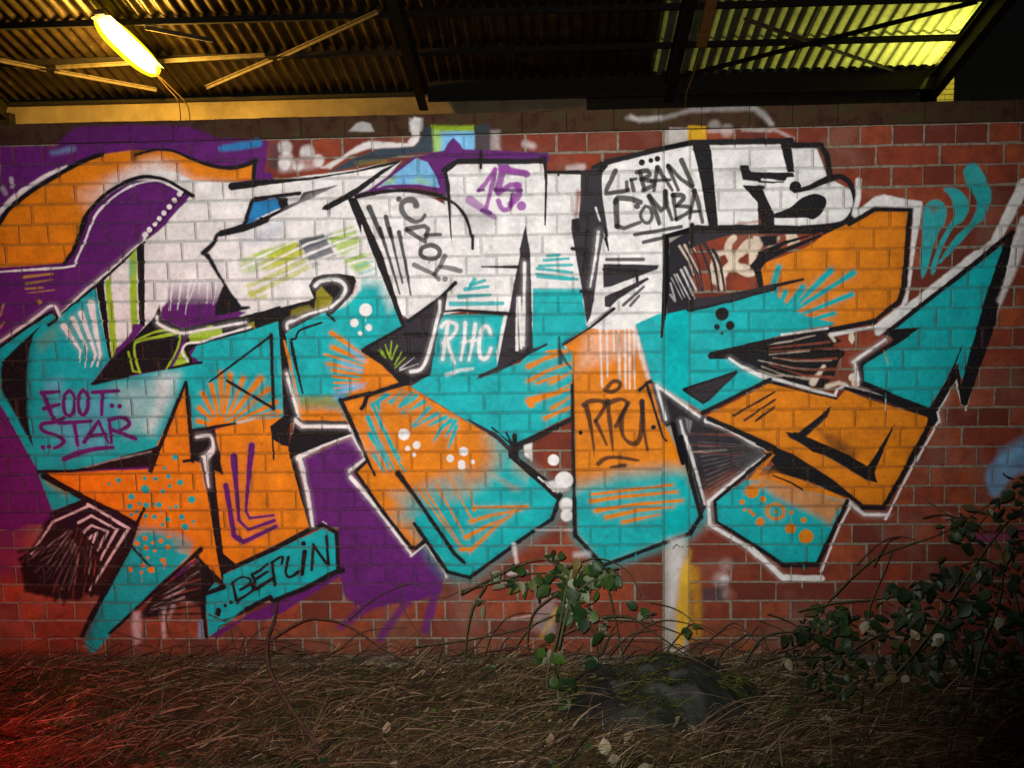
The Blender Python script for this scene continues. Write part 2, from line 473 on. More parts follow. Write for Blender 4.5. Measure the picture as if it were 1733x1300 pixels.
d O 4 1.5 J 1210,395 1200,462 1170,550 1185,620
s O.8 1.5 1 1 J 1185,620 1185,655
s O.8 1.5 1 1 J 1200,465 1200,490
s T 3.5 3 1 F 870,920 800,990
s T 9 5 1 F 820,925 750,975
s T 8 5 1 F 890,945 800,1000
s T 8 5 1 F 930,975 815,1035
s T 8 4 1 F 960,1010 870,1110
s T 8 4 1 F 1005,1040 885,1105
s T 8 4 1 F 1050,1060 960,1105
s T 8 4 1 F 1080,1075 1030,1120
s T 7 3 1 F 1105,1080 1055,1160
s T 7 3 1 F 1040,1100 985,1190
s T 6 3 1 F 1110,1110 1070,1225
s O 6 3 1 F 850,895 780,960
s O 6 3 1 F 920,945 830,1030
s O 6 3 1 F 1000,1010 900,1090
s T 7 4 1 F 730,935 650,990
s T 7 4 1 F 650,990 700,1110 800,1290
s T 8 3 1 F 680,985 690,1030
s T 8 3 1 F 625,1060 680,1190 730,1300
s T 3 3 1 F 690,1080 770,1270 J 830,190
s T 8 3 1 F 635,1150 720,1300 J 740,180
s T 7 3 1 J 660,100 710,190
s T 4 3 1 J 740,20 800,150 830,190
s T 3 3 1 J 690,20 770,180
d W 10.5 2 F 822,1152
d W 7 2 F 893,1212 
d W 5 1.5 F 843,1232 
d W 3.6 1.5 F 877,1266
d W 8 2 J 1150,78
d W 6.5 2 J 1077,117
d W 6.5 2 J 1140,145 1140,160
d W 4 1.5 J 1200,135
f T 1.5 F 1020,495 1385,490 1335,780 1240,840 1462,760 G 130,690 135,345 400,345 430,550 450,570 300,660 355,720 345,1050 50,1200 F 1462,1240 1150,1070 860,890 970,820
f W 2 F 1100,300 1462,270 G 80,270 F 1400,480 1050,470 1040,420
s T.9 7 4 1 F 1210,300 1180,350
s T.9 7 4 1 F 1190,330 1270,305
s T.9 7 4 1 F 1160,355 1285,340
s T.9 8 4 1 F 1125,395 1300,385
s T.9 8 7 1 F 1080,435 1365,432
s K 3 8 1 F 1000,480 1130,470 1380,490
s K 8 3 1 F 1380,490 1390,492
f W 3 F 1370,500 1392,495 1340,780 1330,700
# RHC
s W 7 6 1.2 F 1065,540 1035,740
S W 7 6 1.2 F 1030,560 1060,535 1110,550 1100,600 1040,650
s W 6 5 1.2 F 1060,640 1100,760
s W 7 5 1.2 F 1160,538 1155,640 1135,742
s W 7 5 1.2 F 1215,548 1200,650 1180,745
s W 6 6 1.2 F 1150,645 1215,635
S W 7 7 1.2 F 1300,600 1280,560 1250,580 1235,660 1245,730 1280,730 1300,680
s W.7 6 5 3 F 1060,825 1130,800 1200,792
f D 1.5 G 95,0 120,150 135,690 0,770 F 1240,845 1230,830 1335,780 1370,600 1400,480 1430,300 1462,170 G 60,130 85,30
s K 6 6 1 F 1390,490 1462,490 G 120,485
s K 5 5 1 G 0,690 150,688
s K 2 6 1 F 1250,230 1462,232
f D.8 3 F 1220,850 1250,820 1462,745 G 0,730 210,655 100,720 0,770 F 1350,810
s W 5 6 1.2 G 90,210 80,660
s W 6 3 1.2 G 60,400 70,680
s W 3 4 1.2 G 45,550 50,690
s W 3 3 1.2 F 1445,400 1440,690
# white / teal panel of the V
f W 2 G 135,155 350,155 400,345 135,345
f w.5 6 G 130,340 400,340 400,360 140,360
f T.9 1.5 G 140,350 400,350 405,470 135,480
s W.7 6 6 10 G 160,330 400,335
s T.9 6 5 1 G 215,170 280,165
s T.9 6 4 1 G 195,195 330,185
s T.9 6 4 1 G 170,225 350,220
s T.9 7 4 1 G 160,240 350,262
s T.9 5 5 1 G 155,270 380,300
s T.9 5 4 1 G 160,285 340,300
s K.5 1.5 1.5 1 G 140,428 400,430
# column OC
f O 1.5 G 300,655 430,570 690,570 780,860 860,1100 960,1300 K 1060,430 1000,530 520,710 370,530 370,350 G 360,850 350,700
f W.25 20 G 420,600 700,560 740,700 380,800
f T 34 K 340,260 520,235 600,205 800,180 930,175 1005,190 1100,430 1000,530 520,712 370,535
f T 26 K 340,330 1010,290 1090,430 1000,530 520,712 370,535
f O.4 22 K 372,200 470,200 430,270 372,290
s W.7 4 3 1.5 G 500,480 515,890
s W.7 4 3 1.5 G 540,480 545,840
s W.7 3 3 1.5 G 578,480 580,700
s W.7 4 4 1.5 G 605,500 612,860
s W.7 4 4 1.5 G 640,520 645,900
s W.7 4 4 1.5 G 665,540 668,900
s W.7 4 3 1.5 G 690,560 695,900
s W.6 4 3 1.5 G 715,620 725,740
f W 3 G 470,500 640,430 860,400 870,480 700,550 690,575 500,580 450,560
s W.7 8 8 5 G 690,560 770,840
s O 4 3 1 G 210,700 320,690
s O 9 3 1 G 110,780 200,735 320,700
s O 6 3 1 G 110,860 220,800 340,760
s O 5 3 1 G 160,870 280,830
s O 6 3 1 G 235,870 350,810
s O 4 3 1 G 280,910 350,870
s O 13 4 1 G 115,970 250,930 350,900
s O 7 3 1 G 240,1010 350,940
s O 7 4 1 G 200,1065 350,1000
d O 6 2 G 125,990
s O.8 1.5 1 1 G 210,1060 212,1130
S K.8 5 3 2 G 285,700 320,760 345,790
s K.8 3 7 2 G 280,620 285,760
s K 6 6 1.5 G 350,880 K 365,540
s K 3 3 1 G 0,770 210,658
f K.7 3 G 300,665 350,620 580,460 565,450 440,550 295,650
s K 6 3 1 G 580,462 450,565 300,662
# RPU
S K.85 7 7 1.2 G 535,910 570,865 610,865 612,895 570,920 530,910
s K.85 9 4 1.5 G 430,1000 455,1120 470,1230
S K.85 9 6 1.5 G 415,990 450,970 510,970 530,1000 480,1080
s K.85 7 4 1.5 G 480,1080 540,1210
s K.85 9 4 1.5 G 545,970 575,1240
S K.85 9 6 1.5 G 550,980 620,960 650,990 600,1090 590,1110
S K.85 8 8 1.5 G 660,980 625,1060 630,1160 680,1205 720,1180 735,1060 735,975
s K.85 9 4 1.5 G 735,970 745,1130 765,1240
d K 4 1.3 G 397,1145
d K 4 1.3 G 797,1115
S K.85 8 5 1.5 K 495,145 540,115 620,112 715,128
s K.85 5 7 1.5 K 565,165 640,155
s K 3 8 1 G 720,915 760,870 830,845
s K 4 2 1 G 770,870 870,860
s K 6 3 1 G 720,910 760,875 850,1170 G 870,1190
# five orange bars
s O 5 4 1 K 460,315 600,298 900,262
s O 7 4 1 K 455,352 620,328 925,300
s O 7 4 1 K 480,405 700,370 955,348
s O 8 3 1 K 540,440 700,405 905,383
s O 6 2 1 K 630,468 830,425
# teal K
f T 1.5 G 700,545 820,490 1000,460 1462,350 H 60,340 250,450 420,540 130,605 0,645 G 1105,725 1215,740 1430,850 1070,1030 790,860
f O 1.5 D 350,1280 500,1215 640,1145 845,1145 H 835,0 800,340 780,415 640,525 400,562 420,540 250,500 60,360 0,365 15,250 40,210 270,120 D 400,1260
s T 9 8 1.2 H 112,235 80,340
s T 8 3 1.2 H 95,350 90,460
s T 8 3 1.2 H 150,370 100,480
s T 10 4 1.2 H 225,370 120,500
s T 11 4 1.2 H 400,250 240,410 130,540
s T 10 4 1.2 H 520,265 200,470 130,560
s T 10 4 1.2 H 245,345 180,470 120,520
s T 8 4 1.2 H 515,382 220,500 150,560
s T 7 4 1.2 H 415,488 150,560
s T 6 4 1.2 H 400,542 150,580
f T 4 H 0,370 60,360 100,470 160,560 130,600 0,640
s K 3 8 1 H 245,300 0,355
s K 8 14 1 G 1462,348 1200,412 1000,455
d K 11 2 G 1175,490
d K 7.5 2 G 1220,553
d K 5 2 G 1147,562
d K.8 2.5 1.5 G 1175,597
# left black bar of K letter and dark hatch
f D 1.5 G 885,100 1000,30 1150,5 1462,-5 1462,40 1200,60 1060,100 1000,130 1020,350 1010,400 1120,400 1462,325 1462,352 1200,420 1000,460 870,490
S C.9 12 12 2 Q 740,150 690,210 680,300 730,400 800,490 880,545 945,545
S C.9 11 12 2 Q 640,510 720,430 800,320 870,225 930,195 960,240 955,340 950,430
S C.8 9 9 2 Q 940,300 880,290 830,330
S C.8 9 9 2 Q 640,560 660,520 740,480 840,470 900,480
f C.8 3 Q 960,130 1080,120 1100,180 1000,340 980,300
f C.7 3 Q 1190,130 1260,140 1220,250 1120,250
f C.9 3 Q 1330,110 1440,100 1490,190 1350,240
f C.8 3 Q 500,320 640,290 640,330 580,360 600,500 650,500 650,740 580,740 540,680 490,660 470,560 480,470
f K 4 H 0,60 100,55 110,110 30,120
S D 3 3 1 Q 240,190 340,420 400,740
S D 5 3 1 Q 330,170 460,500 500,740
S D 6 4 1 Q 390,180 520,420 575,740
S D 6 4 1 Q 510,280 590,450 640,740
S D 3 3 1 Q 200,250 330,550 380,740
S D 3 3 1 Q 160,230 290,520 350,740
s C.6 4 2 1 Q 130,240 230,400 290,560
s C.6 4 2 1 Q 190,230 290,420 340,520
s C.6 4 2 1 Q 255,200 310,300
s W.6 4 3 1 Q 190,480 320,740
s W.6 4 3 1 Q 150,510 300,830
s W.6 3 3 1 Q 100,560 250,840
s W.5 2 2 1 Q 70,560 190,820
s W.5 2 2 1 Q 40,600 160,840
s W.5 3 3 1 Q 30,660 80,840
s W.4 4 4 1 Q 30,790 80,860
s K 6 6 1 G 1010,0 1010,120
s K 6 4 1 G 1012,400 1012,455
f K 1 Q 915,460 1040,330 1100,290 1120,310 1320,255 1733,100 1733,130 1200,370 1120,410 1050,490 1080,700 1020,710 970,520
f K 1 D 0,1240 300,1250 480,1225 510,1195 525,1200 500,1225 360,1290 H 350,40 140,110 40,200 0,190 0,150 140,90 300,50 H 0,50
# FS and URBAN COMBA panel
f W.0 2 C 0,0 1,0 0,1
f K 1.2 C 1010,790 1100,770 1115,830 1135,1040 1155,1250 1100,1250 1060,1000
s K 9 9 1 C 540,890 800,825 1010,780 1462,775
s K 9 9 1 D 0,772 130,772 180,768
s K 9 9 1 D 180,795 345,795 375,850 400,980
f K 1.2 D 120,780 180,790 200,945 160,945
f K 1.5 C 1270,905 1320,905 1335,940 1462,955 1462,1005 1290,985
f K 1.2 C 1290,1018 1395,1020 1400,1040 1440,1130 1462,1170 1462,1240 1400,1240 1370,1110
f K 1.2 D 0,945 190,945 200,970 160,975 140,1005 0,1000
s W 2.5 2 1 D 20,985 150,995
s K 5 5 1 D 0,1025 30,1028
f K 1.2 D -5,1050 50,1165 80,1245 0,1250
d K 9.5 1 D 203,1025
s K 6 12 1 D 200,1050 280,1030 400,975
s K 1 1 1 D 212,1050 215,1088
S K 9 9 1 D 400,978 450,968 495,995 525,1050 535,1120 515,1175 480,1215 400,1240 240,1252
F K 1.2 D 80,1178 170,1140 240,1085 310,1062 365,1080 375,1120 350,1170 300,1205 250,1195 100,1197
s K 1.5 1 1 D 270,1205 268,1240
s K 1.5 1 1 D 283,1205 283,1238
s R.6 6 5 3 C 1270,1228 1380,1215
f R.35 5 D 0,1180 20,1240 0,1250
s K 8 9 1 C 860,1300 1040,1250 1250,1250 1462,1250 D 240,1255
s W 10 6 2 D 550,990 550,1080 525,1180
s K.9 6 6 1 O 525,1000 720,955
s K.9 6 6 1 O 435,925 900,845
f K 1 O 95,190 160,190 165,240 100,320 110,500 180,1080 150,1040 90,850 60,500 60,290 0,290 0,240
f D 1.5 C 400,940 470,920 520,930 510,1000 520,1100 550,1300 500,1300 440,1290 350,1250 345,1215 380,1260 395,1100
s R.8 8 6 6 C 385,1060 370,1190
s W.8 3 2 1 C 480,1140 515,1250 530,1300
f D 1.5 G 345,20 350,-20 530,-20 520,80 500,180 470,420 450,510 430,550 400,330
f K 1 G 345,-30 385,-40 395,30 370,40
s K 4 4 1 G 430,30 425,130 410,260
s K 6 6 1 G 350,130 430,140
s K 6 6 1 G 400,365 450,365
s W 5 3 1 G 495,40 480,170 450,340
s K 3 3 1 G 530,20 550,140
s K 6 6 1 C 500,940 540,890
# URBAN
s K.88 8 8 1 O 245,285 150,480
s K.88 8 7 1 O 150,515 370,480
s K.88 7 6 1 O 355,400 360,480
s K.88 6 7 1 O 400,375 425,480
s K.88 6 5 1 O 400,375 450,365
s K.88 7 7 1 O 490,300 530,470
S K.88 8 7 1 O 460,300 560,285 580,330 500,370
S K.88 7 8 1 O 510,370 600,390 620,430 520,480
s K.88 7 6 1 O 660,255 630,480
s K.88 9 6 1 O 665,255 740,370 810,475
s K.88 6 6 1 O 600,385 790,375
s K.88 8 6 1 O 770,240 870,475
s K.88 8 7 1 O 770,235 900,370 1010,445
s K.88 9 7 1 O 905,180 1015,430
d K 5 1 O 507,200
d K 4 1 O 597,182
d K 4.6 1 O 663,165
s K.88 9 9 1 O 495,600 400,565 265,555 240,600
s K.88 10 9 1 O 248,580 260,840
s K.88 8 6 1 O 260,840 330,860 490,800
d K.88 5 1 O 460,640
S K.88 6 6 1 O 540,640 495,720 520,790 575,805 610,740 590,660 540,640
s K.88 8 7 1 O 580,540 640,680 680,810
s K.88 8 7 1 O 580,540 700,680 740,650 740,495
s K.88 8 6 1 O 745,490 760,640 810,775
s K.88 8 6 1 O 820,530 850,770
S K.88 8 7 1 O 815,530 910,530 920,570 850,640
S K.88 7 8 1 O 860,640 980,650 970,700 850,770
s K.88 8 5 1 O 1035,490 985,760
s K.88 9 6 1 O 1030,485 1070,600 1115,800
s K.88 6 5 1 O 1000,695 1090,690
s K 1.5 1 1 O 672,790 672,840
# zig zag below
s K.88 6 6 1 G 540,190 740,190
f D 1.2 G 522,215 830,220 820,245 560,340 522,345
s K 5 4 1 G 525,245 700,250
s K 5 5 1 G 705,250 710,335
f D 1.2 G 530,395 765,288 775,300 600,410 560,455 530,450
s K.88 5 4 1 G 632,442 745,340
s K.88 5 3 1 G 670,445 720,390
f K 1 G 855,55 885,60 885,300 870,480 850,625 835,620 845,400
# arc, grey cloud, stripes of the R
f G.5 30 N 600,280 760,350 900,480 1040,560 980,690 840,700 780,560 700,440
f G.12 30 N 760,330 900,300 900,360 780,400
f b 1.5 B 890,865 960,890 1020,1000 1030,1030 850,1012 680,1020
f L.6 8 B 690,1010 720,970 780,960 770,1015
f L.5 8 B 860,1000 900,970 980,1000 950,1020
s P 4 5 1 B 885,860 640,1045
s P 5 6 1 B 640,1045 750,1022 900,1020 1050,1050
f P 1.5 B 930,850 1040,900 1060,1000 1055,1080 1030,1060 1000,970
f P 2 B 560,1065 640,1040 670,1035 800,1030 600,1075
S K 7 6 1 B 560,1078 700,1053 850,1045 1000,1068 1050,1090
S K 5 5 1 B 1050,1090 1110,1125 1165,1200 1195,1300 F 1200,60 1200,130
f K 1 B 1025,930 1060,900 1120,868 1290,875 1290,895 1120,900 1080,930 1060,945 1075,1010 1085,1300 F 1086,100 1078,60 B 1060,1100 1045,960
s K 9 9 1 B 1130,882 1462,885 C 190,882
s K 5 5 1 B 1245,830 1245,920
f K 1 C 185,855 210,855 215,1000 205,1240 198,1235 200,1000
s K 5 5 1 C 215,943 390,945
s K 4 4 1 C 275,945 275,960
f K 1.2 B 510,1085 560,1085 600,1170 660,1300 F 700,150 830,560 810,560 660,180 590,0 B 590,1290
s K.9 10 7 1 B 632,1140 700,1300 
s K.9 7 3 1 F 690,20 740,180 800,380
s K.9 8 6 1 B 722,1190 750,1300
s K.9 6 3 1 F 745,20 780,180 815,320
s K.9 7 3 1 F 795,40 830,210 860,385
s K 7 5 1 F 1105,320 1010,410
f D 1.2 F 1010,415 1060,380 1050,470 1010,560 990,700 950,825 850,870 740,810 740,770 640,700 600,690 820,560 850,530
s K 6 6 1 F 845,530 1050,380
s K 6 6 1 F 820,560 610,680
s K 6 6 1 F 830,600 1000,600
s K 7 7 1 F 600,690 660,710 720,712 980,710
f K 1.2 F 585,680 640,690 740,760 780,820 960,820 970,830 840,875 800,872 700,770 590,700
f L.7 2 F 690,680 710,700 720,730 700,720
s L.8 2 3 1 F 720,660 740,720
s L.8 2 3 1 F 755,640 745,730
s L.8 2 3 1 F 785,665 755,740
s L.8 2 3 1 F 810,700 770,770
s L.7 2 2 1 F 830,730 770,790
s L.6 2 2 1 F 680,690 720,730
s W.6 1 2 1 F 880,730 800,790
s W.6 1 2 1 F 900,765 800,800
S W 5 6 1 F 1020,420 1010,500 960,700 920,790 860,808
s W.8 5 5 2 F 1020,420 1020,480
# K O R C vertical
d K.88 5 1.5 N 83,390
S K.85 11 7 1.5 N 260,455 240,410 180,400 120,430 115,500 160,570 240,615 310,600 345,550
s K.85 8 7 1 N 170,690 340,660 380,690 350,780
s K.85 8 6 1 N 165,700 350,820
s K.85 6 5 1 N 350,750 500,745
S K.88 7 7 1 N 400,850 320,880 305,950 380,990 460,980 495,920 460,870 400,850
d K 1.6 .8 N 388,1025
s K.75 8 7 1 N 240,1050 430,1140 485,1195
s K.75 8 7 1 N 545,960 500,1060 440,1140
s K.75 7 8 1 N 500,1070 600,1080 700,1110
d K.7 4.5 1 N 548,1195
# 15
s p.9 8 8 1.5 N 1050,90 940,250 890,300
s P.9 6 5 1.5 N 880,305 935,300
s p.9 8 7 1.5 N 1050,100 1010,280 960,480
s p.7 15 9 1.5 N 800,400 940,500 1040,575
s P.9 7 7 1.5 N 920,505 1000,530
f P.9 2 N 1070,40 1180,40 1210,95 1370,100 1370,130 1090,125
s p.9 13 11 1.5 N 1110,90 1370,140
s p.9 12 12 1.5 N 1120,120 1080,300
s p.9 10 10 1.5 N 1080,330 1200,250 1290,250
S p.9 11 11 1.5 N 1260,250 1290,300 1270,380 1200,440
s P.9 7 7 1.5 N 1050,300 1310,305
S p.9 9 9 1.5 N 1080,410 1110,480 1150,500 1200,470 1230,350
s P.9 4 4 1.5 N 1210,340 1205,470
d p.9 8 1.5 N 1312,460
# right fork: black wedges and white edge between teal K and orange 9
f K 1.5 G 1095,715 1200,690 1462,625 H 0,650 260,600 640,520 640,535 H 400,600 460,640 410,660 470,700 470,720 440,755 420,830 370,880 420,900 70,880 0,830 G 1430,850 1280,780 1215,735 1105,735
s C.9 10 6 3 H 300,870 360,780
s C.9 8 5 3 H 380,890 440,870 480,880
d C.9 7 2 H 535,870 520,840
f C.9 2 H 500,600 520,590 530,630 515,655 498,630
s C.9 5 4 2 H 395,605 420,640
s C.6 1.5 3 1.5 H 0,665 180,640 310,605
s R.9 1.5 4 1.5 H 60,680 250,660 390,645
s R.9 1 5 1.5 H 60,700 250,690 430,680
s C.5 1 3 1.5 H 60,715 250,695 400,690
s C.6 1 3 1.5 H 80,730 200,750 400,745
s R.9 1 5 1.5 H 80,735 300,745 430,735
s C.6 1 3 1.5 H 0,745 200,790 370,800
s R.9 1 6 1.5 H 80,760 250,800 430,795
s R.9 1 6 1.5 H 60,770 250,830 400,840
s C.5 1 5 1.5 H 20,780 150,830 300,850
s C.5 1 4 1.5 H 0,800 90,830 130,830
s K 5 9 1 H 0,655 250,605 640,530
s W 3 4 1.5 H 130,605 380,570
s W 6 5 2 H 400,605 640,560
s K 10 10 1 H 300,700 460,708
f K 1 G 1095,715 1110,700 1462,620 1462,650 1215,738 1105,738
s W 4 7 1 G 1215,735 1280,780 1430,850
s W.9 6 5 1.5 H 0,825 150,865 300,910 420,945
s W 4 4 1 H 420,940 435,905 490,885
s W 3 6 1.5 H 480,890 720,955
s K 6 9 1 H 60,875 430,965 570,1000
s K 6 14 1 H 480,900 720,965 950,1040
# black triangle and shadows round the small wedge
f D 1 G 960,905 1250,805 1262,815 1110,965 1070,985
s K 4 4 1 G 965,905 1255,808
s K 3 3 1 G 965,912 1070,982 1105,960
f D 1.5 G 785,870 815,885 1050,1055 1075,1045 1090,1090 1440,1260 1462,1300 K 1330,20 1300,60 1070,220 1060,300 940,0 G 900,1100 870,1110 840,1080
f D.85 8 K 1000,60 1440,70 1250,210 1100,300 1060,300 1030,200
f R.5 8 K 1180,200 1440,90 1130,350 1080,370 1070,290
f G.5 2 G 970,1060 1010,1080 1000,1160 980,1120
s D 9 4 2 K 1010,60 1400,10
s D 9 3 2 K 1010,100 1420,50
s D 8 3 2 K 1050,150 1320,100
s D 6 3 2 K 1080,220 1300,140
s R.7 2 5 2 G 1010,1150 1300,1160
s R.7 2 4 2 G 1010,1210 1350,1220
s R.7 2 4 2 G 1020,1250 1380,1280
s C.5 1.5 3 1.5 G 1010,1250 1200,1240
s D 5.9 1 1.5 K 1440,60 1055,10
s D 5.5 1 1.5 K 1440,62 1032,32
s D 3.3 1 1.5 K 1440,65 1061,54
s D 3.5 1 1.5 K 1440,68 1065,76
s D 5.0 1 1.5 K 1440,70 1054,98
s D 3.8 1 1.5 K 1440,73 1056,120
s D 4.8 1 1.5 K 1440,76 1073,142
s D 5.0 1 1.5 K 1440,78 1073,164
s D 4.9 1 1.5 K 1440,81 1090,186
s D 5.2 1 1.5 K 1440,84 1086,208
s D 5.8 1 1.5 K 1440,86 1092,230
s D 5.8 1 1.5 K 1440,89 1096,251
s D 3.8 1 1.5 K 1440,92 1086,274
s D 5.6 1 1.5 K 1440,94 1101,296
s D 4.4 1 1.5 K 1440,97 1105,318
s D 5.7 1 1.5 K 1440,100 1113,340
s w.12 .8 2 1 K 1420,50 1040,25
s w.12 .8 2 1 K 1420,54 1046,51
s w.12 .8 2 1 K 1420,59 1052,77
s w.12 .8 2 1 K 1420,63 1059,104
s w.12 .8 2 1 K 1420,68 1065,130
s w.12 .8 2 1 K 1420,72 1071,156
s w.12 .8 2 1 K 1420,77 1078,183
s w.12 .8 2 1 K 1420,81 1084,209
s w.12 .8 2 1 K 1420,86 1090,235
s w.12 .8 2 1 K 1420,90 1097,262
s w.12 .8 2 1 K 1420,95 1103,288
s w.12 .8 2 1 K 1420,100 1110,315
s W 4 6 1.5 G 945,1080 1000,1290 
s W.7 6 5 1.5 K 975,0 1035,200 1080,370
s W 5 4 1 G 815,885 865,1070
s W 4 5 1 G 815,885 1050,1055
s K 8 6 1 G 1070,1035 1200,970 1440,850
d W 4.5 1 G 1090,1078
s W 6 5 1 G 1095,1080 1200,1120 1440,1255
s W 5 6 1 K 1440,88 1250,230 1100,355
s W 6 6 1 K 1100,355 1108,480
s W 6 8 1.2 K 1108,480 1300,595 1462,725
s W 8 9 1.2 L -20,610 0,645 140,780
s W 11 11 2 L 150,775 345,778
s W 4 4 1.2 L 345,740 440,500 510,370
s W 6 4 1.2 L 495,350 580,425 715,425
s W 4 4 1 L 700,450 830,190 960,-30
s W 4 4 1 H 870,1300 990,1080
s W 4 5 1 H 995,1085 985,1030 1040,930
s W 4 3 1 H 1020,970 1085,848 1120,990
s W 3 4 1 H 1140,1020 1200,800 1300,500
s W 7 16 4 H 1300,500 1380,200 1462,-20
# orange 9 and last leg
f O 1.5 G 1090,1050 1430,875 H 70,875 430,965 480,910 600,960 950,1065 L 905,0 690,385 585,380 400,250 100,100 K 1360,0
f K 1.2 K 1380,240 1462,150 L 10,60 60,90 0,30 0,20 200,110 400,240 500,330 L 480,335 300,250 110,195 80,210 240,290 0,220 -20,215 K 1370,245
f O 1.5 L 100,195 240,235 480,335 490,350 440,420 400,480 250,350 0,250 0,220 
f O 2 K 1440,90 1462,75 L 20,80 90,95 0,210 K 1400,215 1300,260
f T 1.5 K 1140,350 1300,240 1462,220 L 0,215 240,290 490,345 450,400 325,690 140,700 0,600 K 1145,465
f O.8 14 K 1380,200 1462,190 L 240,280 490,345 400,480 300,420 100,330 0,250 K 1400,280 1300,300
s K 6 6 1 K 1440,92 1135,350 1145,465 1462,665
s K 7 9 1 L -10,605 140,705 325,700
s K 9 6 1 L 325,700 490,350
s K 3 3 1 L 80,210 180,250 245,290
s K 8 10 1 G 1100,1065 1462,1230
s K 10 6 1 L 0,30 200,115 400,240 580,385
s K 9 9 1 L 575,385 690,388
s K 9 7 1 L 690,388 830,140 915,0
s K 8 9 1 H 830,1300 960,1070
s T 5 2 2 L 445,405 405,480
f D 2 H 330,1060 400,1000 380,1060 260,1170 500,1290 560,1330 L 650,245 600,240 400,120 170,0 H 150,1140 210,1150
f K.6 14 H 330,1130 420,1150 540,1260 520,1330 400,1250
f K 1 L 160,-10 230,20 400,110 600,235 655,250 640,190 720,0 H 750,1100 740,1110 650,1260 L 600,160 500,100 300,10 200,-30
f K 1 H 150,1140 220,1150 330,1060 400,1000 390,1030 250,1170 400,1250 520,1310 300,1250
s K.9 4 3 1 G 1240,1050 1462,920
s K.9 4 3 1 G 1300,1075 1462,965
s K.9 4 3 1 G 1360,1078 1462,1010
s K.9 3 2 1 H 0,975 90,920
s K.9 3 2 1 H 0,1020 95,958
s K.9 3 2 1 H 0,1065 90,998
d O 11 1.5 K 1340,300
d O 4.5 1.2 K 1285,355 1400,340 1395,265
d O.9 7 2 K 1385,468
d O.9 3 1.2 K 1300,400 1330,410 1350,425
S O 5 5 1.2 L 95,365 55,385 55,430 95,450 135,430 135,385 95,365
d O 3 1 L 95,412
d O 9.5 1.5 L 177,503
d O 12.5 1.5 L 262,545
d O 5 1.2 L 250,455 25,340
d O 3.5 1.2 L 182,413 20,262
d O.8 8 2 L 10,465
s O.7 1.3 1 1 L 182,413 182,490
s O 4 4 1.2 K 1325,400 1350,430
# teal arrow
f T 1.5 H 1350,105 1210,560 1130,880 1090,760 940,1015 570,860 565,770 830,600 700,600 900,450
f K 1.2 H 1410,30 1392,120 1300,560 1160,960 1150,995 1115,990 1085,790 1100,760 1115,880 1200,570 1240,420 1350,105
f K 1.2 H 1125,660 1085,770 1092,850 1000,1000 985,1040 930,1040 940,1010 1040,850 1090,730
s W 20 10 3 D 1462,1010 H 1300,100 1000,340
s W 17 12 3 H 1200,170 900,400 660,590
s w 16 8 5 H 1462,60 1380,290 1330,420
s K 9 7 1 H 1400,40 1180,220 900,440 700,600
f K 1 H 660,610 760,575 900,563 840,600 760,640 700,600
s K 8 10 1 H 820,605 560,765
s K 7 8 1 H 565,765 570,870 720,930
s K 8 13 1 H 570,870 720,940 940,1030
s W 5 5 1.2 H 700,630 520,755
s W 4 7 1.5 H 530,760 545,850
f K 1.5 H 920,1030 985,1030 990,1075 950,1120 H 910,1150 930,1070
s W 4 4 1 H 985,1030 995,1075
s O 1.2 1.2 1 H 690,690 715,770
# outline of orange upper right
s K 8 6 1 D 500,1230 640,1150 845,1150
s K 8 9 1 D 840,1150 H 828,0 800,340 775,420
s K 9 5 1 H 775,420 640,525
f W 3 D 520,1180 640,1080 690,1070 900,1105 905,1140 H 860,130 830,380 820,430 780,450 800,400 820,340 850,0 D 855,1140 640,1130 530,1195
s W 5 7 2 H 800,440 650,560
s W.8 6 4 2 H 790,455 660,590
# plumes
F T.9 3 D 920,1130 950,1100 1000,1100 1035,1150 1025,1230 H 1000,30 960,130 915,275 895,275 900,100 D 905,1220
F T.9 3 D 1020,1035 1100,1040 1160,1120 1130,1210 H 1070,20 1000,160 965,265 950,255 985,120 1050,0 D 1080,1180 1060,1090
F T.9 3 D 1130,930 1190,890 1250,980 1280,1080 1240,1200 H 1200,0 1090,120 1005,205 1000,190 1090,60 D 1160,1230 1200,1130 1180,1060 1140,1000
f R.5 6 D 940,1130 980,1130 990,1160 950,1170
# middle lines
s K 3 3 1 J 100,0 108,120
f K 1 J 185,60 215,110 250,200 315,490 300,495 230,240
s W 8 5 1.5 J 245,100 265,180 295,320 322,490
s W 7 4 1.5 F 235,1285 370,1215 540,1150
s W 7 6 1.5 F 540,1150 600,1260
s W 6 5 1 J 520,188 612,115
s W 8 5 1.2 J 530,220 660,370 860,640
s W 4 4 1.2 J 860,655 940,590
s W 5 3 1.5 J 940,590 1030,700 1055,770
s W 5 5 1 F 178,820 240,1050
s W 8 6 1.2 F 225,1075 265,1108
s W 6 6 1.2 F 265,1108 520,1110 560,1160
f K 1.2 F 185,800 205,870 240,1060 260,1075 505,1080 545,1130 620,1285 595,1260 540,1150 525,1115 265,1112 220,1085 190,1100
f K 1.2 F 225,1090 265,1120 510,1120 535,1150 370,1210 220,1275 195,1290 185,1220
s W 5 5 1 F 178,820 240,1050
s W 8 6 1.2 F 225,1075 265,1108
s W 6 6 1.2 F 265,1108 520,1110 560,1160 605,1260
s K 8 6 1 F 475,965 550,1130 620,1290 J 662,208
s K 6 7 1 F 480,965 640,925
s K 9 7 1 F 840,868 700,910 620,940 605,990 590,1010
s K 6 7 1 J 620,130 555,190 700,400 860,605
s K 7 8 1 J 855,605 890,610 940,570
s K 11 7 2 J 790,200 880,320
s K 7 7 1 J 880,320 1100,640 1155,692
s K 7 7 1 J 880,475 1060,740 1185,772
s K 7 7 1 J 1185,772 1462,570 K 30,590 240,450
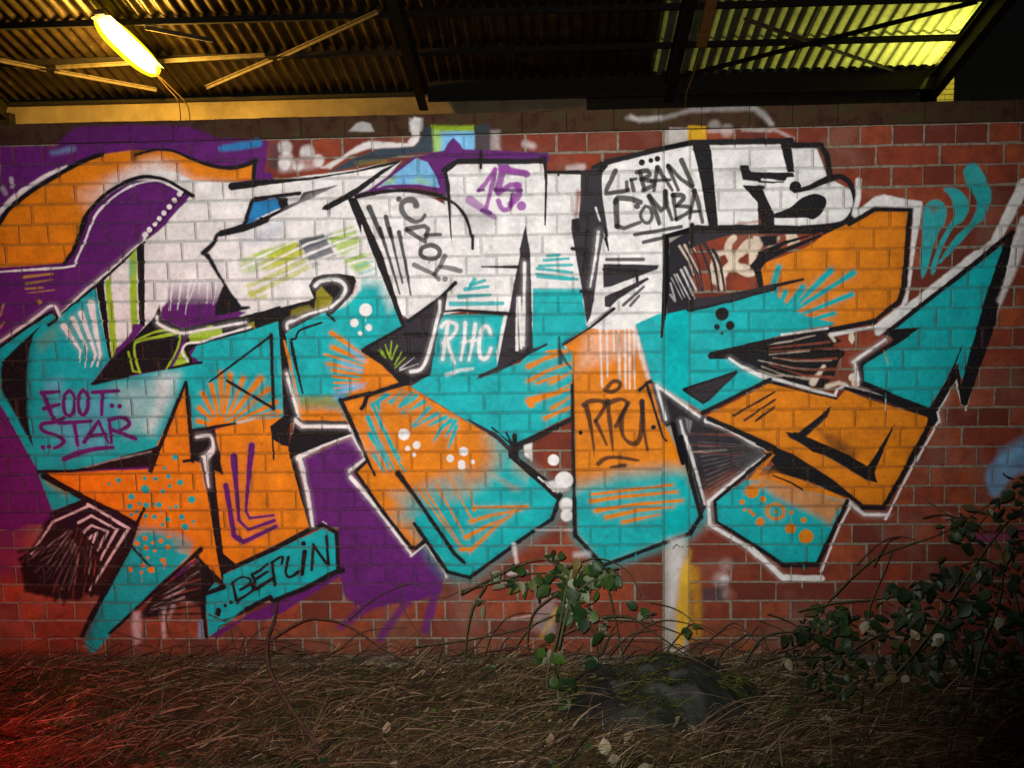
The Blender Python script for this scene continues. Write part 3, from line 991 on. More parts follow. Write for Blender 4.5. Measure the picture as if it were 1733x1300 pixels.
s K 7 7 1 K 240,450 280,345 270,320
f K 1 K 0,60 80,130 200,220 300,320 280,350 250,330 0,105
s W 3 2 1 K 165,220 250,295
f D 1 F 1155,1065 1200,1080 1462,1220 G 50,1230 F 1462,1310 1330,1180
s K 3 6 1 G 50,1210 345,1070
f K.9 1.5 G 50,1195 345,1060 345,1085 80,1230 0,1290
s K 3 3 1 F 1305,1115 1420,1215
s K 3 3 1 F 1385,1145 1430,1230
s K 6 5 1 F 1435,1160 1440,1290
s K 6 6 1 G 30,1160 40,1260
s T 2 2 1 F 1340,1150 1400,1210
f W.8 3 G 85,1215 130,1200 130,1300 K 130,130 90,100
d W 10 2 K 248,125
f W.8 5 K 200,245 250,240 340,290 270,300
d W 15 3 K 305,235
d W 12 3 K 320,370
d W 10 5 K 320,430
s W.4 4 4 3 K 150,510 350,510
s K 7 7 1 K 362,330 367,545
s K 7 8 1 K 365,535 520,708
s K 7 8 1 K 520,708 1000,530 1055,440
s K 8 9 1 K 1060,440 1010,250 950,0
s K 8 8 1 G 960,1310 905,1100
f D 1 K 955,0 1000,60 1040,200 1090,380 1065,430 1050,350 1000,150
s W.8 5 4 1.5 K 975,0 1040,220 1080,370
s w.8 8 6 4 K 30,590 45,690
s w.7 6 5 4 K 0,750 100,740
s w.6 9 7 8 K 370,650 440,640
d w.7 8 9 K 1190,785
d w.35 13 16 K 1170,780
d w.25 10 16 K 1195,700 1195,860
f S.6 8 K 1060,830 1180,830 1180,900 1060,900
d R.5 9 5 K 1230,870
# runs of wet paint
s T.7 1.6 1.0 1 I 600,1085 599,1136
s T.7 1.6 1.0 1 K 520,712 519,753
s T.7 1.6 1.0 1 K 700,640 702,686
s T.7 1.6 1.0 1 L 250,705 252,732
s T.7 1.6 1.0 1 F 1180,640 1178,705
s T.7 1.6 1.0 1 H 700,930 701,966
s K.7 1.6 1.0 1 O 590,820 589,880
s K.7 1.6 1.0 1 G 470,1230 471,1279
s K.7 1.6 1.0 1 G 575,1240 577,1286
s K.7 1.6 1.0 1 M 640,775 639,845
s K.7 1.6 1.0 1 E 700,832 699,896
s K.7 1.6 1.0 1 D 60,1250 62,1292
s K.7 1.6 1.0 1 J 1185,778 1183,833
s K.7 1.6 1.0 1 K 1010,530 1008,562
s K.7 1.6 1.0 1 B 410,1150 412,1176
s P.7 1.6 1.0 1 E 430,1215 428,1277
s P.7 1.6 1.0 1 E 660,1185 660,1231
s P.7 1.6 1.0 1 J 700,770 701,827
s P.7 1.6 1.0 1 N 1050,580 1051,656
s W.7 1.6 1.0 1 L 240,785 242,830
s W.7 1.6 1.0 1 F 1100,760 1099,824
s W.7 1.6 1.0 1 K 320,395 318,421
s W.7 1.6 1.0 1 F 612,500 613,534
s W.7 1.6 1.0 1 H 700,960 701,1020
# concrete strip and its right neighbour
f w.75 14 K 885,560 965,545 965,700 930,900 880,980
f w.18 14 K 890,900 925,900 915,1200 890,1200
f Y.9 10 K 950,720 1000,620 1000,1000 960,1160 920,1160 920,950
f Y.45 10 K 1005,700 1050,720 1060,900 1060,1100 1010,1120
s K 2.5 1.5 1 K 905,612 925,590 945,605
d K 1.3 .8 K 957,603 985,603
f w.25 14 K 150,890 260,850 250,1100 130,1060
s Y.5 9 5 7 K 270,950 180,1100
s w.45 3 3 3 K 20,1000 130,980
f w.2 20 F 600,1250 700,1200 700,1290 J 520,20
# far right blue
F b.75 10 L 1250,220 1300,130 1400,60 1500,20 1540,150 1400,220 1300,330
f b.4 12 H 1320,1240 1462,1160 1500,1300 1300,1300
s p.4 12 10 12 L 1200,560 1462,520
s w.25 9 9 9 L 1030,430 1100,470
"""

def _smooth(p, closed):
    n = len(p); out = []
    rng = range(n) if closed else range(n - 1)
    for i in rng:
        a = p[(i-1) % n] if (closed or i) else p[0]
        b = p[i]; c = p[(i+1) % n]
        d = p[(i+2) % n] if (closed or i + 2 < n) else p[-1]
        for k in range(5):
            t = k / 5
            out.append(.5*((2*b)+(c-a)*t+(2*a-5*b+4*c-d)*t*t+(3*b-a-3*c+d)*t**3))
    if not closed: out.append(p[-1])
    return np.array(out)

def paint_layer(W, H, to_tex, k):
    """rasterise ART; to_tex maps traced points to texture pixels, k = texture px per traced px"""
    col = np.zeros((H, W, 3), np.float32); cov = np.zeros((H, W), np.float32)
    rng = np.random.default_rng(7)
    def lownoise(cell):
        g = rng.standard_normal((H//cell+3, W//cell+3)).astype(np.float32)
        yy = np.arange(H)/cell; xx = np.arange(W)/cell
        y0 = yy.astype(int); x0 = xx.astype(int); fy = (yy-y0)[:, None]; fx = (xx-x0)[None]
        fy = fy*fy*(3-2*fy); fx = fx*fx*(3-2*fx)
        a = g[y0][:, x0]; b = g[y0][:, x0+1]; c = g[y0+1][:, x0]; d = g[y0+1][:, x0+1]
        return a*(1-fy)*(1-fx)+b*(1-fy)*fx+c*fy*(1-fx)+d*fy*fx
    wob = lownoise(9)*.35+lownoise(28)*.5
    grain = rng.random((H, W)).astype(np.float32)
    lines = []
    for line in ART.strip().split('\n'):
        q = line.split()
        # a fat line from a can leaves a veil of overspray round it
        if q and q[0] in 'sS' and q[1] in ('K', 'W', 'P', 'T', 'O') and max(float(q[2]), float(q[3])) >= 5 and float(q[4]) <= 1.6:
            lines.append(' '.join([q[0], q[1][0]+'.30', str(float(q[2])+1), str(float(q[3])+1), '11']+q[5:]))
        lines.append(line)
    for line in lines:
        tk = line.split()
        if not tk or tk[0] == '#': continue
        cmd, ink = tk[0], tk[1]
        alpha = float(ink[1:] or 1); c = np.array(INK[ink[0]], np.float32)
        i = 2; nums = []
        while tk[i] not in SHEETS: nums.append(float(tk[i])); i += 1
        pts = []; ox = oy = 0; sc = 1
        for t in tk[i:]:
            if t in SHEETS: ox, oy, sc = SHEETS[t]
            else:
                a, b = t.split(','); pts.append((ox+float(a)/sc, oy+float(b)/sc))
        p = to_tex(np.array(pts, float)); sheet = SHEETS[tk[i]]
        if cmd in 'fFg':
            soft = max(nums[0]*k*1.3, 1.2)
            if cmd == 'F': p = _smooth(p, True)
            m = soft+2
        elif cmd in 'sS':
            w0, w1, soft = nums[0]*k/2, nums[1]*k/2, max(nums[2]*k*1.6, 1.6)
            if cmd == 'S': p = _smooth(p, False)
            m = max(w0, w1)+soft+2
        else:
            r, soft = nums[0]*k, max(nums[1]*k, .9); m = r+soft+2
        def win(q, m):
            x0 = max(int(q[:, 0].min()-m), 0); x1 = min(int(q[:, 0].max()+m)+1, W)
            y0 = max(int(q[:, 1].min()-m), 0); y1 = min(int(q[:, 1].max()+m)+1, H)
            return x0, x1, y0, y1
        def put(x0, x1, y0, y1, sd):
            wv = wob[y0:y1, x0:x1]*min(1.6, .45+soft*.12)
            a = np.clip(.5+(sd+wv)/soft, 0, 1)
            if soft > 4: a = a*a*(3-2*a); a = np.clip(a+(grain[y0:y1, x0:x1]-.5)*.35*(a*(1-a)*4), 0, 1)
            if cmd == 'g':
                q0 = to_tex(np.array([[sheet[0]+nums[1]/sheet[2], sheet[1]+nums[2]/sheet[2]]]))[0]
                q1 = to_tex(np.array([[sheet[0]+nums[3]/sheet[2], sheet[1]+nums[4]/sheet[2]]]))[0]
                e = q1-q0; a = a*np.clip(((xs-q0[0])*e[0]+(ys-q0[1])*e[1])/(e@e), 0, 1)
            a = a*alpha
            A = a[..., None]
            cc = cov[y0:y1, x0:x1]
            n = a+cc*(1-a)
            col[y0:y1, x0:x1] = np.where(n[..., None] > 1e-4, (c*A+col[y0:y1, x0:x1]*(cc*(1-a))[..., None])/np.maximum(n, 1e-4)[..., None], 0)
            cov[y0:y1, x0:x1] = n
        if cmd == 'd':
            for q in p:
                x0, x1, y0, y1 = win(q[None], m)
                if x1 <= x0 or y1 <= y0: continue
                ys, xs = np.mgrid[y0:y1, x0:x1].astype(np.float32)
                put(x0, x1, y0, y1, r-np.hypot(xs-q[0], ys-q[1]))
            continue
        x0, x1, y0, y1 = win(p, m)
        if x1 <= x0 or y1 <= y0: continue
        ys, xs = np.mgrid[y0:y1, x0:x1].astype(np.float32)
        if cmd in 'sS':
            L = np.r_[0, np.cumsum(np.hypot(*np.diff(p, axis=0).T))]; L = L/max(L[-1], 1e-6)
            best = np.full(xs.shape, -1e9, np.float32)
            for j in range(len(p)-1):
                a, b = p[j], p[j+1]; e = b-a
                t = np.clip(((xs-a[0])*e[0]+(ys-a[1])*e[1])/max(e@e, 1e-6), 0, 1)
                dd = np.hypot(xs-a[0]-t*e[0], ys-a[1]-t*e[1])
                lt = L[j]+(L[j+1]-L[j])*t
                best = np.maximum(best, w0+(w1-w0)*lt-dd)
            put(x0, x1, y0, y1, best)
        else:
            n = len(p); inside = np.zeros(xs.shape, bool); d2 = np.full(xs.shape, 1e12, np.float32)
            for j in range(n):
                a, b = p[j], p[(j+1) % n]; e = b-a
                if abs(e[1]) > 1e-9:
                    inside ^= ((a[1] > ys) != (b[1] > ys)) & (xs < (b[0]-a[0])*(ys-a[1])/(b[1]-a[1])+a[0])
                t = np.clip(((xs-a[0])*e[0]+(ys-a[1])*e[1])/max(e@e, 1e-6), 0, 1)
                d2 = np.minimum(d2, (xs-a[0]-t*e[0])**2+(ys-a[1]-t*e[1])**2)
            sd = np.sqrt(d2); put(x0, x1, y0, y1, np.where(inside, sd, -sd))
    mott = 1+.075*lownoise(26)+.06*lownoise(9)+.05*lownoise(4)+.06*(grain-.5)
    return np.clip(col*mott[..., None], 0, 1), cov
# ---------------------------------------------------------------- helpers
R = random.Random(11)
def link(name, me, mat=None, parent=None):
    o = bpy.data.objects.new(name, me); COL.objects.link(o)
    if mat and not me.materials: me.materials.append(mat)
    if parent: o.parent = parent
    return o
def tag(o, label=None, cat=None, group=None, kind=None):
    if label: o['label'] = label
    if cat: o['category'] = cat
    if group: o['group'] = group
    if kind: o['kind'] = kind
    return o
def thing(name, label, cat, loc=(0, 0, 0), group=None):
    o = bpy.data.objects.new(name, None); COL.objects.link(o); o.location = loc; o.empty_display_size = .1
    return tag(o, label, cat, group)
class MB:
    def __init__(s): s.v = []; s.f = []
    def add(s, v, f):
        n = len(s.v); s.v += [tuple(map(float, q)) for q in v]; s.f += [tuple(i+n for i in g) for g in f]
    def box(s, lo, hi):
        x0, y0, z0 = lo; x1, y1, z1 = hi
        s.add([(x0, y0, z0), (x1, y0, z0), (x1, y1, z0), (x0, y1, z0), (x0, y0, z1), (x1, y0, z1), (x1, y1, z1), (x0, y1, z1)],
              [(0, 3, 2, 1), (4, 5, 6, 7), (0, 1, 5, 4), (1, 2, 6, 5), (2, 3, 7, 6), (3, 0, 4, 7)])
    def beam(s, a, b, w, h, up=(0, 0, 1)):
        a = Vector(a); b = Vector(b); d = (b-a).normalized(); sd = d.cross(Vector(up)).normalized(); u = sd.cross(d)
        v = [p+sd*sx*w/2+u*sz*h/2 for p in (a, b) for sx, sz in ((-1, -1), (1, -1), (1, 1), (-1, 1))]
        s.add(v, [(3, 2, 1, 0), (4, 5, 6, 7), (0, 1, 5, 4), (1, 2, 6, 5), (2, 3, 7, 6), (3, 0, 4, 7)])
    def tube(s, pts, r0, r1, n=6, jit=0):
        P = [Vector(p) for p in pts]; m = len(P); rings = []
        for i, p in enumerate(P):
            d = (P[min(i+1, m-1)]-P[max(i-1, 0)]).normalized()
            a = d.cross(Vector((.31, .9, .29))).normalized(); b = d.cross(a)
            r = (r0+(r1-r0)*i/(m-1))*(1+R.uniform(-jit, jit))
            rings.append([p+(a*math.cos(2*math.pi*k/n)+b*math.sin(2*math.pi*k/n))*r for k in range(n)])
        v = [q for g in rings for q in g]
        f = [(i*n+k, i*n+(k+1) % n, (i+1)*n+(k+1) % n, (i+1)*n+k) for i in range(m-1) for k in range(n)]
        f += [tuple(range(n))[::-1], tuple((m-1)*n+k for k in range(n))]
        s.add(v, f)
    def mesh(s, name, smooth=False):
        me = bpy.data.meshes.new(name); me.from_pydata(s.v, [], s.f); me.update()
        if smooth: me.polygons.foreach_set('use_smooth', [True]*len(me.polygons))
        return me
    def build(s, name, mat, parent=None, smooth=False):
        return link(name, s.mesh(name, smooth), mat, parent)
def spline(pts, n=6):
    P = [Vector(p) for p in pts]; out = []
    for i in range(len(P)-1):
        a = P[max(i-1, 0)]; b = P[i]; c = P[i+1]; d = P[min(i+2, len(P)-1)]
        for k in range(n):
            t = k/n; out.append(.5*((2*b)+(c-a)*t+(2*a-5*b+4*c-d)*t*t+(3*b-a-3*c+d)*t**3))
    return out+[P[-1]]

class NT:
    def __init__(s, name):
        s.m = bpy.data.materials.new(name); s.m.use_nodes = True; s.t = s.m.node_tree; s.b = s.t.nodes['Principled BSDF']
    def n(s, kind, **kw):
        x = s.t.nodes.new('ShaderNode'+kind)
        for k, v in kw.items(): setattr(x, k, v)
        return x
    def l(s, a, b): s.t.links.new(a, b)
    def pos(s): return s.n('NewGeometry').outputs['Position']
    def noise(s, scale, detail=3, rough=.6, vec=None, stretch=None):
        t = s.n('TexNoise'); t.inputs['Scale'].default_value = scale; t.inputs['Detail'].default_value = detail; t.inputs['Roughness'].default_value = rough
        v = vec or s.pos()
        if stretch:
            mp = s.n('Mapping'); mp.inputs['Scale'].default_value = stretch; s.l(v, mp.inputs['Vector']); v = mp.outputs[0]
        s.l(v, t.inputs['Vector']); return t.outputs['Fac']
    def ramp(s, fac, stops):
        r = s.n('ValToRGB'); e = r.color_ramp.elements
        while len(e) < len(stops): e.new(.5)
        for q, (p, c) in zip(e, stops): q.position = p; q.color = (*c, 1)
        s.l(fac, r.inputs[0]); return r.outputs[0]
    def mix(s, fac, a, b, mode='MIX'):
        x = s.n('MixRGB', blend_type=mode)
        for i, q in ((0, fac), (1, a), (2, b)):
            if isinstance(q, (int, float)): x.inputs[i].default_value = q
            elif isinstance(q, tuple): x.inputs[i].default_value = (*q, 1)
            else: s.l(q, x.inputs[i])
        return x.outputs[0]
    def math(s, op, a, b=0):
        x = s.n('Math', operation=op)
        for i, q in ((0, a), (1, b)):
            if isinstance(q, (int, float)): x.inputs[i].default_value = q
            else: s.l(q, x.inputs[i])
        return x.outputs[0]
    def bump(s, h, strength, dist):
        x = s.n('Bump'); x.inputs['Strength'].default_value = strength; x.inputs['Distance'].default_value = dist
        s.l(h, x.inputs['Height']); s.l(x.outputs[0], s.b.inputs['Normal'])
    def col(s, c):
        if isinstance(c, tuple): s.b.inputs['Base Color'].default_value = (*c, 1)
        else: s.l(c, s.b.inputs['Base Color'])
    def rough(s, c):
        if isinstance(c, (int, float)): s.b.inputs['Roughness'].default_value = c
        else: s.l(c, s.b.inputs['Roughness'])
def simple(name, stops, scale=20, rough=.8, bump=.3, dist=.003, metal=0, stretch=None, spec=.3):
    t = NT(name); f = t.noise(scale, 5, .65, stretch=stretch); t.col(t.ramp(f, stops)); t.rough(rough); t.bump(f, bump, dist)
    t.b.inputs['Metallic'].default_value = metal; t.b.inputs['Specular IOR Level'].default_value = spec; return t.m

# ---------------------------------------------------------------- the paint picture, laid on the wall in metres
C = 0.08168                                    # course height
ZT = 27*C; TX0, TX1, TZ0, TZ1 = -3.2, 1.75, -.05, 2.35; TK = 480
TW, TH = int((TX1-TX0)*TK), int((TZ1-TZ0)*TK)
def to_tex(p):
    d = RT[None]*((p[:, :1]-866.5)/FPX)+UP[None]*((650-p[:, 1:])/FPX)+FW[None]
    q = CAMPOS+d*(-CAMPOS[1]/d[:, 1:2])
    return np.stack([(q[:, 0]-TX0)*TK, (TZ1-q[:, 2])*TK], 1)
pc, pa = paint_layer(TW, TH, to_tex, TK/408.0)
s_ = np.where(pc < .0031308, pc*12.92, 1.055*np.maximum(pc, 1e-6)**(1/2.4)-.055)
img = bpy.data.images.new('spray_paint', TW, TH, alpha=True); img.alpha_mode = 'CHANNEL_PACKED'
buf = np.ones((TH, TW, 4), np.float32); buf[..., :3] = s_; buf[..., 3] = pa
img.pixels.foreach_set(np.ascontiguousarray(buf[::-1]).ravel()); img.update(); img.pack()

def paint_nodes(t):
    sp = t.n('SeparateXYZ'); t.l(t.pos(), sp.inputs[0])
    cb = t.n('CombineXYZ')
    t.l(t.math('DIVIDE', t.math('SUBTRACT', sp.outputs[0], TX0), TX1-TX0), cb.inputs[0])
    t.l(t.math('DIVIDE', t.math('SUBTRACT', sp.outputs[2], TZ0), TZ1-TZ0), cb.inputs[1])
    im = t.n('TexImage', image=img, extension='CLIP', interpolation='Linear'); t.l(cb.outputs[0], im.inputs[0])
    # only faces turned to the street carry paint
    g = t.n('SeparateXYZ'); t.l(t.n('NewGeometry').outputs['True Normal'], g.inputs[0])
    front = t.math('LESS_THAN', g.outputs[1], -.15)
    return im.outputs[0], t.math('MULTIPLY', im.outputs[1], front)

def brick_mat(name, geo_attr):
    t = NT(name)
    at = t.n('Attribute', attribute_name='tone', attribute_type='GEOMETRY' if geo_attr else 'OBJECT')
    tone = at.outputs['Fac']
    base = t.ramp(tone, [(0, (.095, .020, .012)), (.3, (.170, .030, .014)), (.6, (.220, .039, .016)), (.85, (.275, .060, .019)), (1, (.12, .038, .023))])
    n1 = t.noise(14, 5, .7); n2 = t.noise(160, 4, .7); n3 = t.noise(3.2, 4, .6)
    base = t.mix(t.ramp(n1, [(.4, (0, 0, 0)), (.75, (1, 1, 1))]), base, (.085, .020, .014))
    base = t.mix(t.math('MULTIPLY', t.ramp(n2, [(.6, (0, 0, 0)), (.72, (1, 1, 1))]), .35), base, (.30, .19, .13))
    base = t.mix(t.math('MULTIPLY', t.ramp(n3, [(.52, (0, 0, 0)), (.72, (1, 1, 1))]), .45), base, (.20, .13, .10))
    zz = t.n('SeparateXYZ'); t.l(t.pos(), zz.inputs[0])
    foot = t.math('SUBTRACT', .9, t.math('MULTIPLY', zz.outputs[2], 4.2))            # splashed dirt near the soil
    base = t.mix(t.math('MULTIPLY', t.math('MAXIMUM', foot, 0), t.ramp(t.noise(11, 5, .7), [(.35, (.1, .1, .1)), (.65, (1, 1, 1))])), base, (.050, .040, .020))
    pcol, pal = paint_nodes(t)
    # paint thins out over rough spots
    wear = t.ramp(t.noise(95, 4, .75), [(.30, (.6, .6, .6)), (.42, (1, 1, 1))])
    pal = t.math('MULTIPLY', pal, wear)
    t.col(t.mix(pal, base, pcol))
    t.rough(t.math('SUBTRACT', .82, t.math('MULTIPLY', pal, .22)))
    t.b.inputs['Specular IOR Level'].default_value = .14
    h = t.math('ADD', t.noise(70, 5, .7), t.math('MULTIPLY', t.noise(18, 3), .8)); t.bump(h, .75, .0028)
    return t.m
M_brick = brick_mat('brick_face', False); M_brick_s = brick_mat('brick_face_joined', True)
t = NT('mortar'); pcol, pal = paint_nodes(t)
mb = t.ramp(t.noise(60, 5, .7), [(.3, (.10, .078, .056)), (.7, (.26, .21, .16))])
mb = t.mix(t.math('MULTIPLY', t.ramp(t.noise(2.1, 4), [(.45, (0, 0, 0)), (.7, (1, 1, 1))]), .5), mb, (.12, .10, .075))
thin = t.ramp(t.noise(120, 3, .7), [(.3, (.70, .70, .70)), (.55, (.95, .95, .95))])
t.col(t.mix(t.math('MULTIPLY', pal, thin), mb, t.mix(.24, pcol, (0, 0, 0)))); t.rough(.95); t.b.inputs['Specular IOR Level'].default_value = .1
t.bump(t.noise(180, 4, .7), .7, .003); M_mortar = t.m
t = NT('coping'); pcol, pal = paint_nodes(t)
cb_ = t.ramp(t.noise(16, 6, .7), [(.3, (.016, .008, .005)), (.5, (.042, .020, .011)), (.62, (.030, .025, .009)), (.8, (.075, .045, .026))])
t.col(t.mix(t.math('MULTIPLY', pal, .8), cb_, pcol)); t.rough(.95); t.b.inputs['Specular IOR Level'].default_value = .1; t.bump(t.noise(60, 6, .75), .8, .005); M_cop = t.m
t = NT('render_strip'); pcol, pal = paint_nodes(t)
cb_ = t.ramp(t.noise(22, 6, .7), [(.3, (.20, .18, .15)), (.7, (.34, .31, .27))])
t.col(t.mix(pal, cb_, pcol)); t.rough(.85); t.b.inputs['Specular IOR Level'].default_value = .12; t.bump(t.noise(90, 5, .7), .4, .002); M_strip = t.m

# ---------------------------------------------------------------- the graffiti wall
wall = thing('brick_wall', 'long red brick wall covered with a huge turquoise, orange, white and black graffiti piece', 'wall', (-.6, 0, 0))
wall_inv = Matrix.Translation((.6, 0, 0))
def kid(o, p=wall):
    o.parent = p; o.matrix_parent_inverse = Matrix.Translation(-Vector(p.location)); return o
WX0, WX1 = -5.2, 3.6
m = MB(); m.box((WX0, .0075, 0), (0.0, .24, ZT)); m.box((0.1, .0075, 0), (WX1, .24, ZT)); m.box((0, .02, 0), (.1, .24, ZT))
kid(m.build('mortar', M_mortar))
m = MB(); m.box((.004, .001, 0), (.101, .0195, ZT-.001)); kid(m.build('rendered_strip', M_strip))
U = .125
bricks = []   # x0, x1, row
for k in range(27):
    if k % 2 == 0: left = [-1.46-i for i in range(40)]; right = [.84, 2.27]+[2.27+i for i in range(1, 27)]
    elif k % 4 == 1: left = [-1.96-2*i for i in range(20)]; right = [.84, 2.77]+[2.77+2*i for i in range(1, 13)]
    else: left = [-.96-2*i for i in range(21)]; right = [.84, 1.77]+[1.77+2*i for i in range(1, 14)]
    left = [0]+left
    for a, b in zip(left, left[1:]): bricks.append((b*U, a*U, k))
    for a, b in zip(right, right[1:]): bricks.append((a*U, b*U, k))
def brick_mesh(w, h, d, seed):
    r = random.Random(seed); bm = bmesh.new()
    e = .0022
    xs = (-w/2, -w/2+e, w/2-e, w/2)
    j = lambda: r.uniform(-.0018, .0018)
    # front face ring, bevelled arrises, sides; the back stays open in the mortar
    F = [bm.verts.new((sx*(w/2-e)+j(), 0+r.uniform(-.0006, .0006), sz*(h/2-e)+j())) for sx, sz in ((-1, -1), (0, -1), (1, -1), (1, 1), (0, 1), (-1, 1))]
    for v_ in F:
        if r.random() < .22: v_.co.x *= 1-r.uniform(.0, .05)*.1/w; v_.co.z *= 1-r.uniform(0, .12); v_.co.y += .0006
    S = [bm.verts.new((sx*w/2+j(), e, sz*h/2+j())) for sx, sz in ((-1, -1), (0, -1), (1, -1), (1, 1), (0, 1), (-1, 1))]
    B = [bm.verts.new((v.co.x, d, v.co.z)) for v in S]
    bm.faces.new([F[0], F[1], F[4], F[5]]); bm.faces.new([F[1], F[2], F[3], F[4]])
    for a, b in ((F, S), (S, B)):
        for i in range(6):
            bm.faces.new([a[(i+1) % 6], a[i], b[i], b[(i+1) % 6]])
    bm.faces.new(B[::-1])
    bmesh.ops.recalc_face_normals(bm, faces=bm.faces[:])
    me = bpy.data.meshes.new('brick'); bm.to_mesh(me); bm.free(); return me
cache = {}
def get_brick(w, seed):
    key = (round(w, 3), seed % 6)
    if key not in cache: cache[key] = brick_mesh(w-.0095, C-.0095, .03, hash(key) & 0xffff); cache[key].materials.append(M_brick)
    return cache[key]
def area(b):
    x = (b[0]+b[1])/2; p = np.array([x, 0, ZT-(b[2]+.5)*C])-CAMPOS; z = p@FW
    sx = p@RT/z*FPX+866; sy = 650-p@UP/z*FPX
    return 0 if not (-40 < sx < 1773 and sy < 1340) else (b[1]-b[0])/z**2
order = sorted(bricks, key=area, reverse=True)
parts, rest = order[:300], order[300:]
for i, (x0, x1, k) in enumerate(parts):
    o = bpy.data.objects.new('brick', get_brick(x1-x0, R.randrange(6))); COL.objects.link(o)
    o['tone'] = R.random()
    o.location = ((x0+x1)/2+R.uniform(-.002, .002), R.uniform(-.0018, .0018), ZT-(k+.5)*C+R.uniform(-.0014, .0014))
    o.rotation_euler = (R.uniform(-.006, .006), R.uniform(-.006, .006), R.uniform(-.004, .004)); kid(o)
m = MB(); tones = []
for (x0, x1, k) in rest:
    me = get_brick(x1-x0, R.randrange(6)); off = Vector(((x0+x1)/2, R.uniform(-.0012, .0012), ZT-(k+.5)*C)); rot = Matrix.Rotation(R.uniform(-.006, .006), 3, 'Y')
    tv = R.random(); m.add([rot@v.co+off for v in me.vertices], [tuple(p.vertices) for p in me.polygons]); tones += [tv]*len(me.vertices)
o = m.build('small_bricks', M_brick_s); a = o.data.attributes.new('tone', 'FLOAT', 'POINT'); a.data.foreach_set('value', tones); kid(o)['kind'] = 'stuff'
# coping blocks along the top
x = WX0; cm = {}
while x < WX1:
    w = R.choice((.17, .18, .19))
    if w not in cm:
        bm = bmesh.new(); bmesh.ops.create_cube(bm, size=1); bmesh.ops.scale(bm, vec=(w-.0015, .262, .082), verts=bm.verts[:])
        bmesh.ops.bevel(bm, geom=bm.edges[:], offset=.002, segments=1, affect='EDGES'); me = bpy.data.meshes.new('coping_block'); bm.to_mesh(me); bm.free(); me.materials.append(M_cop); cm[w] = me
    o = bpy.data.objects.new('coping_block', cm[w]); COL.objects.link(o); o.location = (x+w/2, .118+R.uniform(-.002, .002), ZT+.042+R.uniform(-.001, .001)); o.rotation_euler = (0, R.uniform(-.004, .004), 0); kid(o)
    x += w
m = MB()
xs = np.arange(WX0, WX1, .12)
for a_, b_ in zip(xs, xs[1:]): m.box((a_, -.085-R.uniform(0, .012), -.15), (b_-.0005, .0, .006+R.uniform(-.004, .004)))
kid(m.build('footing', simple('footing_concrete', [(.3, (.10, .09, .07)), (.7, (.26, .24, .19))], 14, .95, .8, .01)))

# ---------------------------------------------------------------- ground
def gz(x, y):
    n = noise.noise(Vector((x*1.7, y*1.7, .3)))*.05+noise.noise(Vector((x*6, y*6, 1.3)))*.055+noise.noise(Vector((x*19, y*19, 4)))*.016
    s = min(1, max(0, (-y-.02)/.35)); near = max(0, 1-abs(y)/6) if y < 0 else 0
    return -.035*s+n*near*(.25+.75*s)-.0
m = MB()
gx = list(np.linspace(-60, -4, 12))+list(np.arange(-3.8, 2.8, .04))+list(np.linspace(3, 60, 12)); gy = list(np.linspace(-60, -3, 14))+list(np.arange(-2.8, .0, .04))+[0.02, .3]+list(np.linspace(1.2, 90, 14))
vs = [(x_, y_, gz(x_, y_)) for y_ in gy for x_ in gx]; nx = len(gx)
m.add(vs, [(j*nx+i, j*nx+i+1, (j+1)*nx+i+1, (j+1)*nx+i) for j in range(len(gy)-1) for i in range(nx-1)])
t = NT('soil'); f = t.noise(9, 6, .7); t.col(t.ramp(f, [(.3, (.028, .020, .010)), (.5, (.065, .045, .022)), (.6, (.045, .052, .014)), (.75, (.12, .08, .042))])); t.rough(.95); t.bump(t.noise(50, 6, .75), 1, .02); t.b.inputs['Specular IOR Level'].default_value = .1
tag(m.build('ground', t.m, smooth=True), kind='structure')

def blades(n, xr, yr, ln, wd, lift, seed, dens=None, lie=.9, heading=0, spread=3.14):
    r = random.Random(seed); V = []; F = []; T = []
    while n > 0:
        x = r.uniform(*xr); y = r.uniform(*yr)
        if dens and r.random() > dens(x, y): continue
        n -= 1
        a = heading+r.uniform(-spread, spread); L = r.uniform(*ln)*r.uniform(.6, 1); w = r.uniform(*wd)
        z = gz(x, y)+r.uniform(0, lift); up = r.uniform(0, 1-lie)*1.6; bend = r.uniform(-.4, .4)
        p = Vector((x, y, z)); d = Vector((math.cos(a), math.sin(a)*.8, up)).normalized(); side = Vector((-d.y, d.x, r.uniform(-.6, .6))).normalized()
        k = 4; b0 = len(V)
        for i in range(k):
            tt = i/(k-1); q = p+d*L*tt+side*bend*L*.22*tt*tt+Vector((0, 0, -L*.45*up*tt*tt))
            if q.y > -.012: q.y = -.012
            q.z = max(q.z, gz(q.x, q.y)+.002)
            ww = w*(1-.75*tt)*.5; nn = Vector((-d.y, d.x, .5)).normalized()
            V += [tuple(q-nn*ww), tuple(q+nn*ww)]
        F += [(b0+2*i, b0+2*i+1, b0+2*i+3, b0+2*i+2) for i in range(k-1)]; T += [r.random()]*(2*k)
    return V, F, T
def stuff(name, data, mat, label, cat):
    me = bpy.data.meshes.new(name); me.from_pydata(data[0], [], data[1]); me.update()
    a = me.attributes.new('tone', 'FLOAT', 'POINT'); a.data.foreach_set('value', data[2]); o = link(name, me, mat)
    return tag(o, label, cat, kind='stuff')
def tone_mat(name, stops, rough=.7, spec=.2):
    t = NT(name); a = t.n('Attribute', attribute_name='tone'); t.col(t.mix(.5, t.ramp(a.outputs['Fac'], stops), t.ramp(t.noise(40, 3), [(.3, (.2, .2, .2)), (.7, (1, 1, 1))]), 'MULTIPLY'))
    t.rough(rough); t.b.inputs['Specular IOR Level'].default_value = spec; return t.m
vis = lambda x, y: 1.0 if y > -1.5 else .3
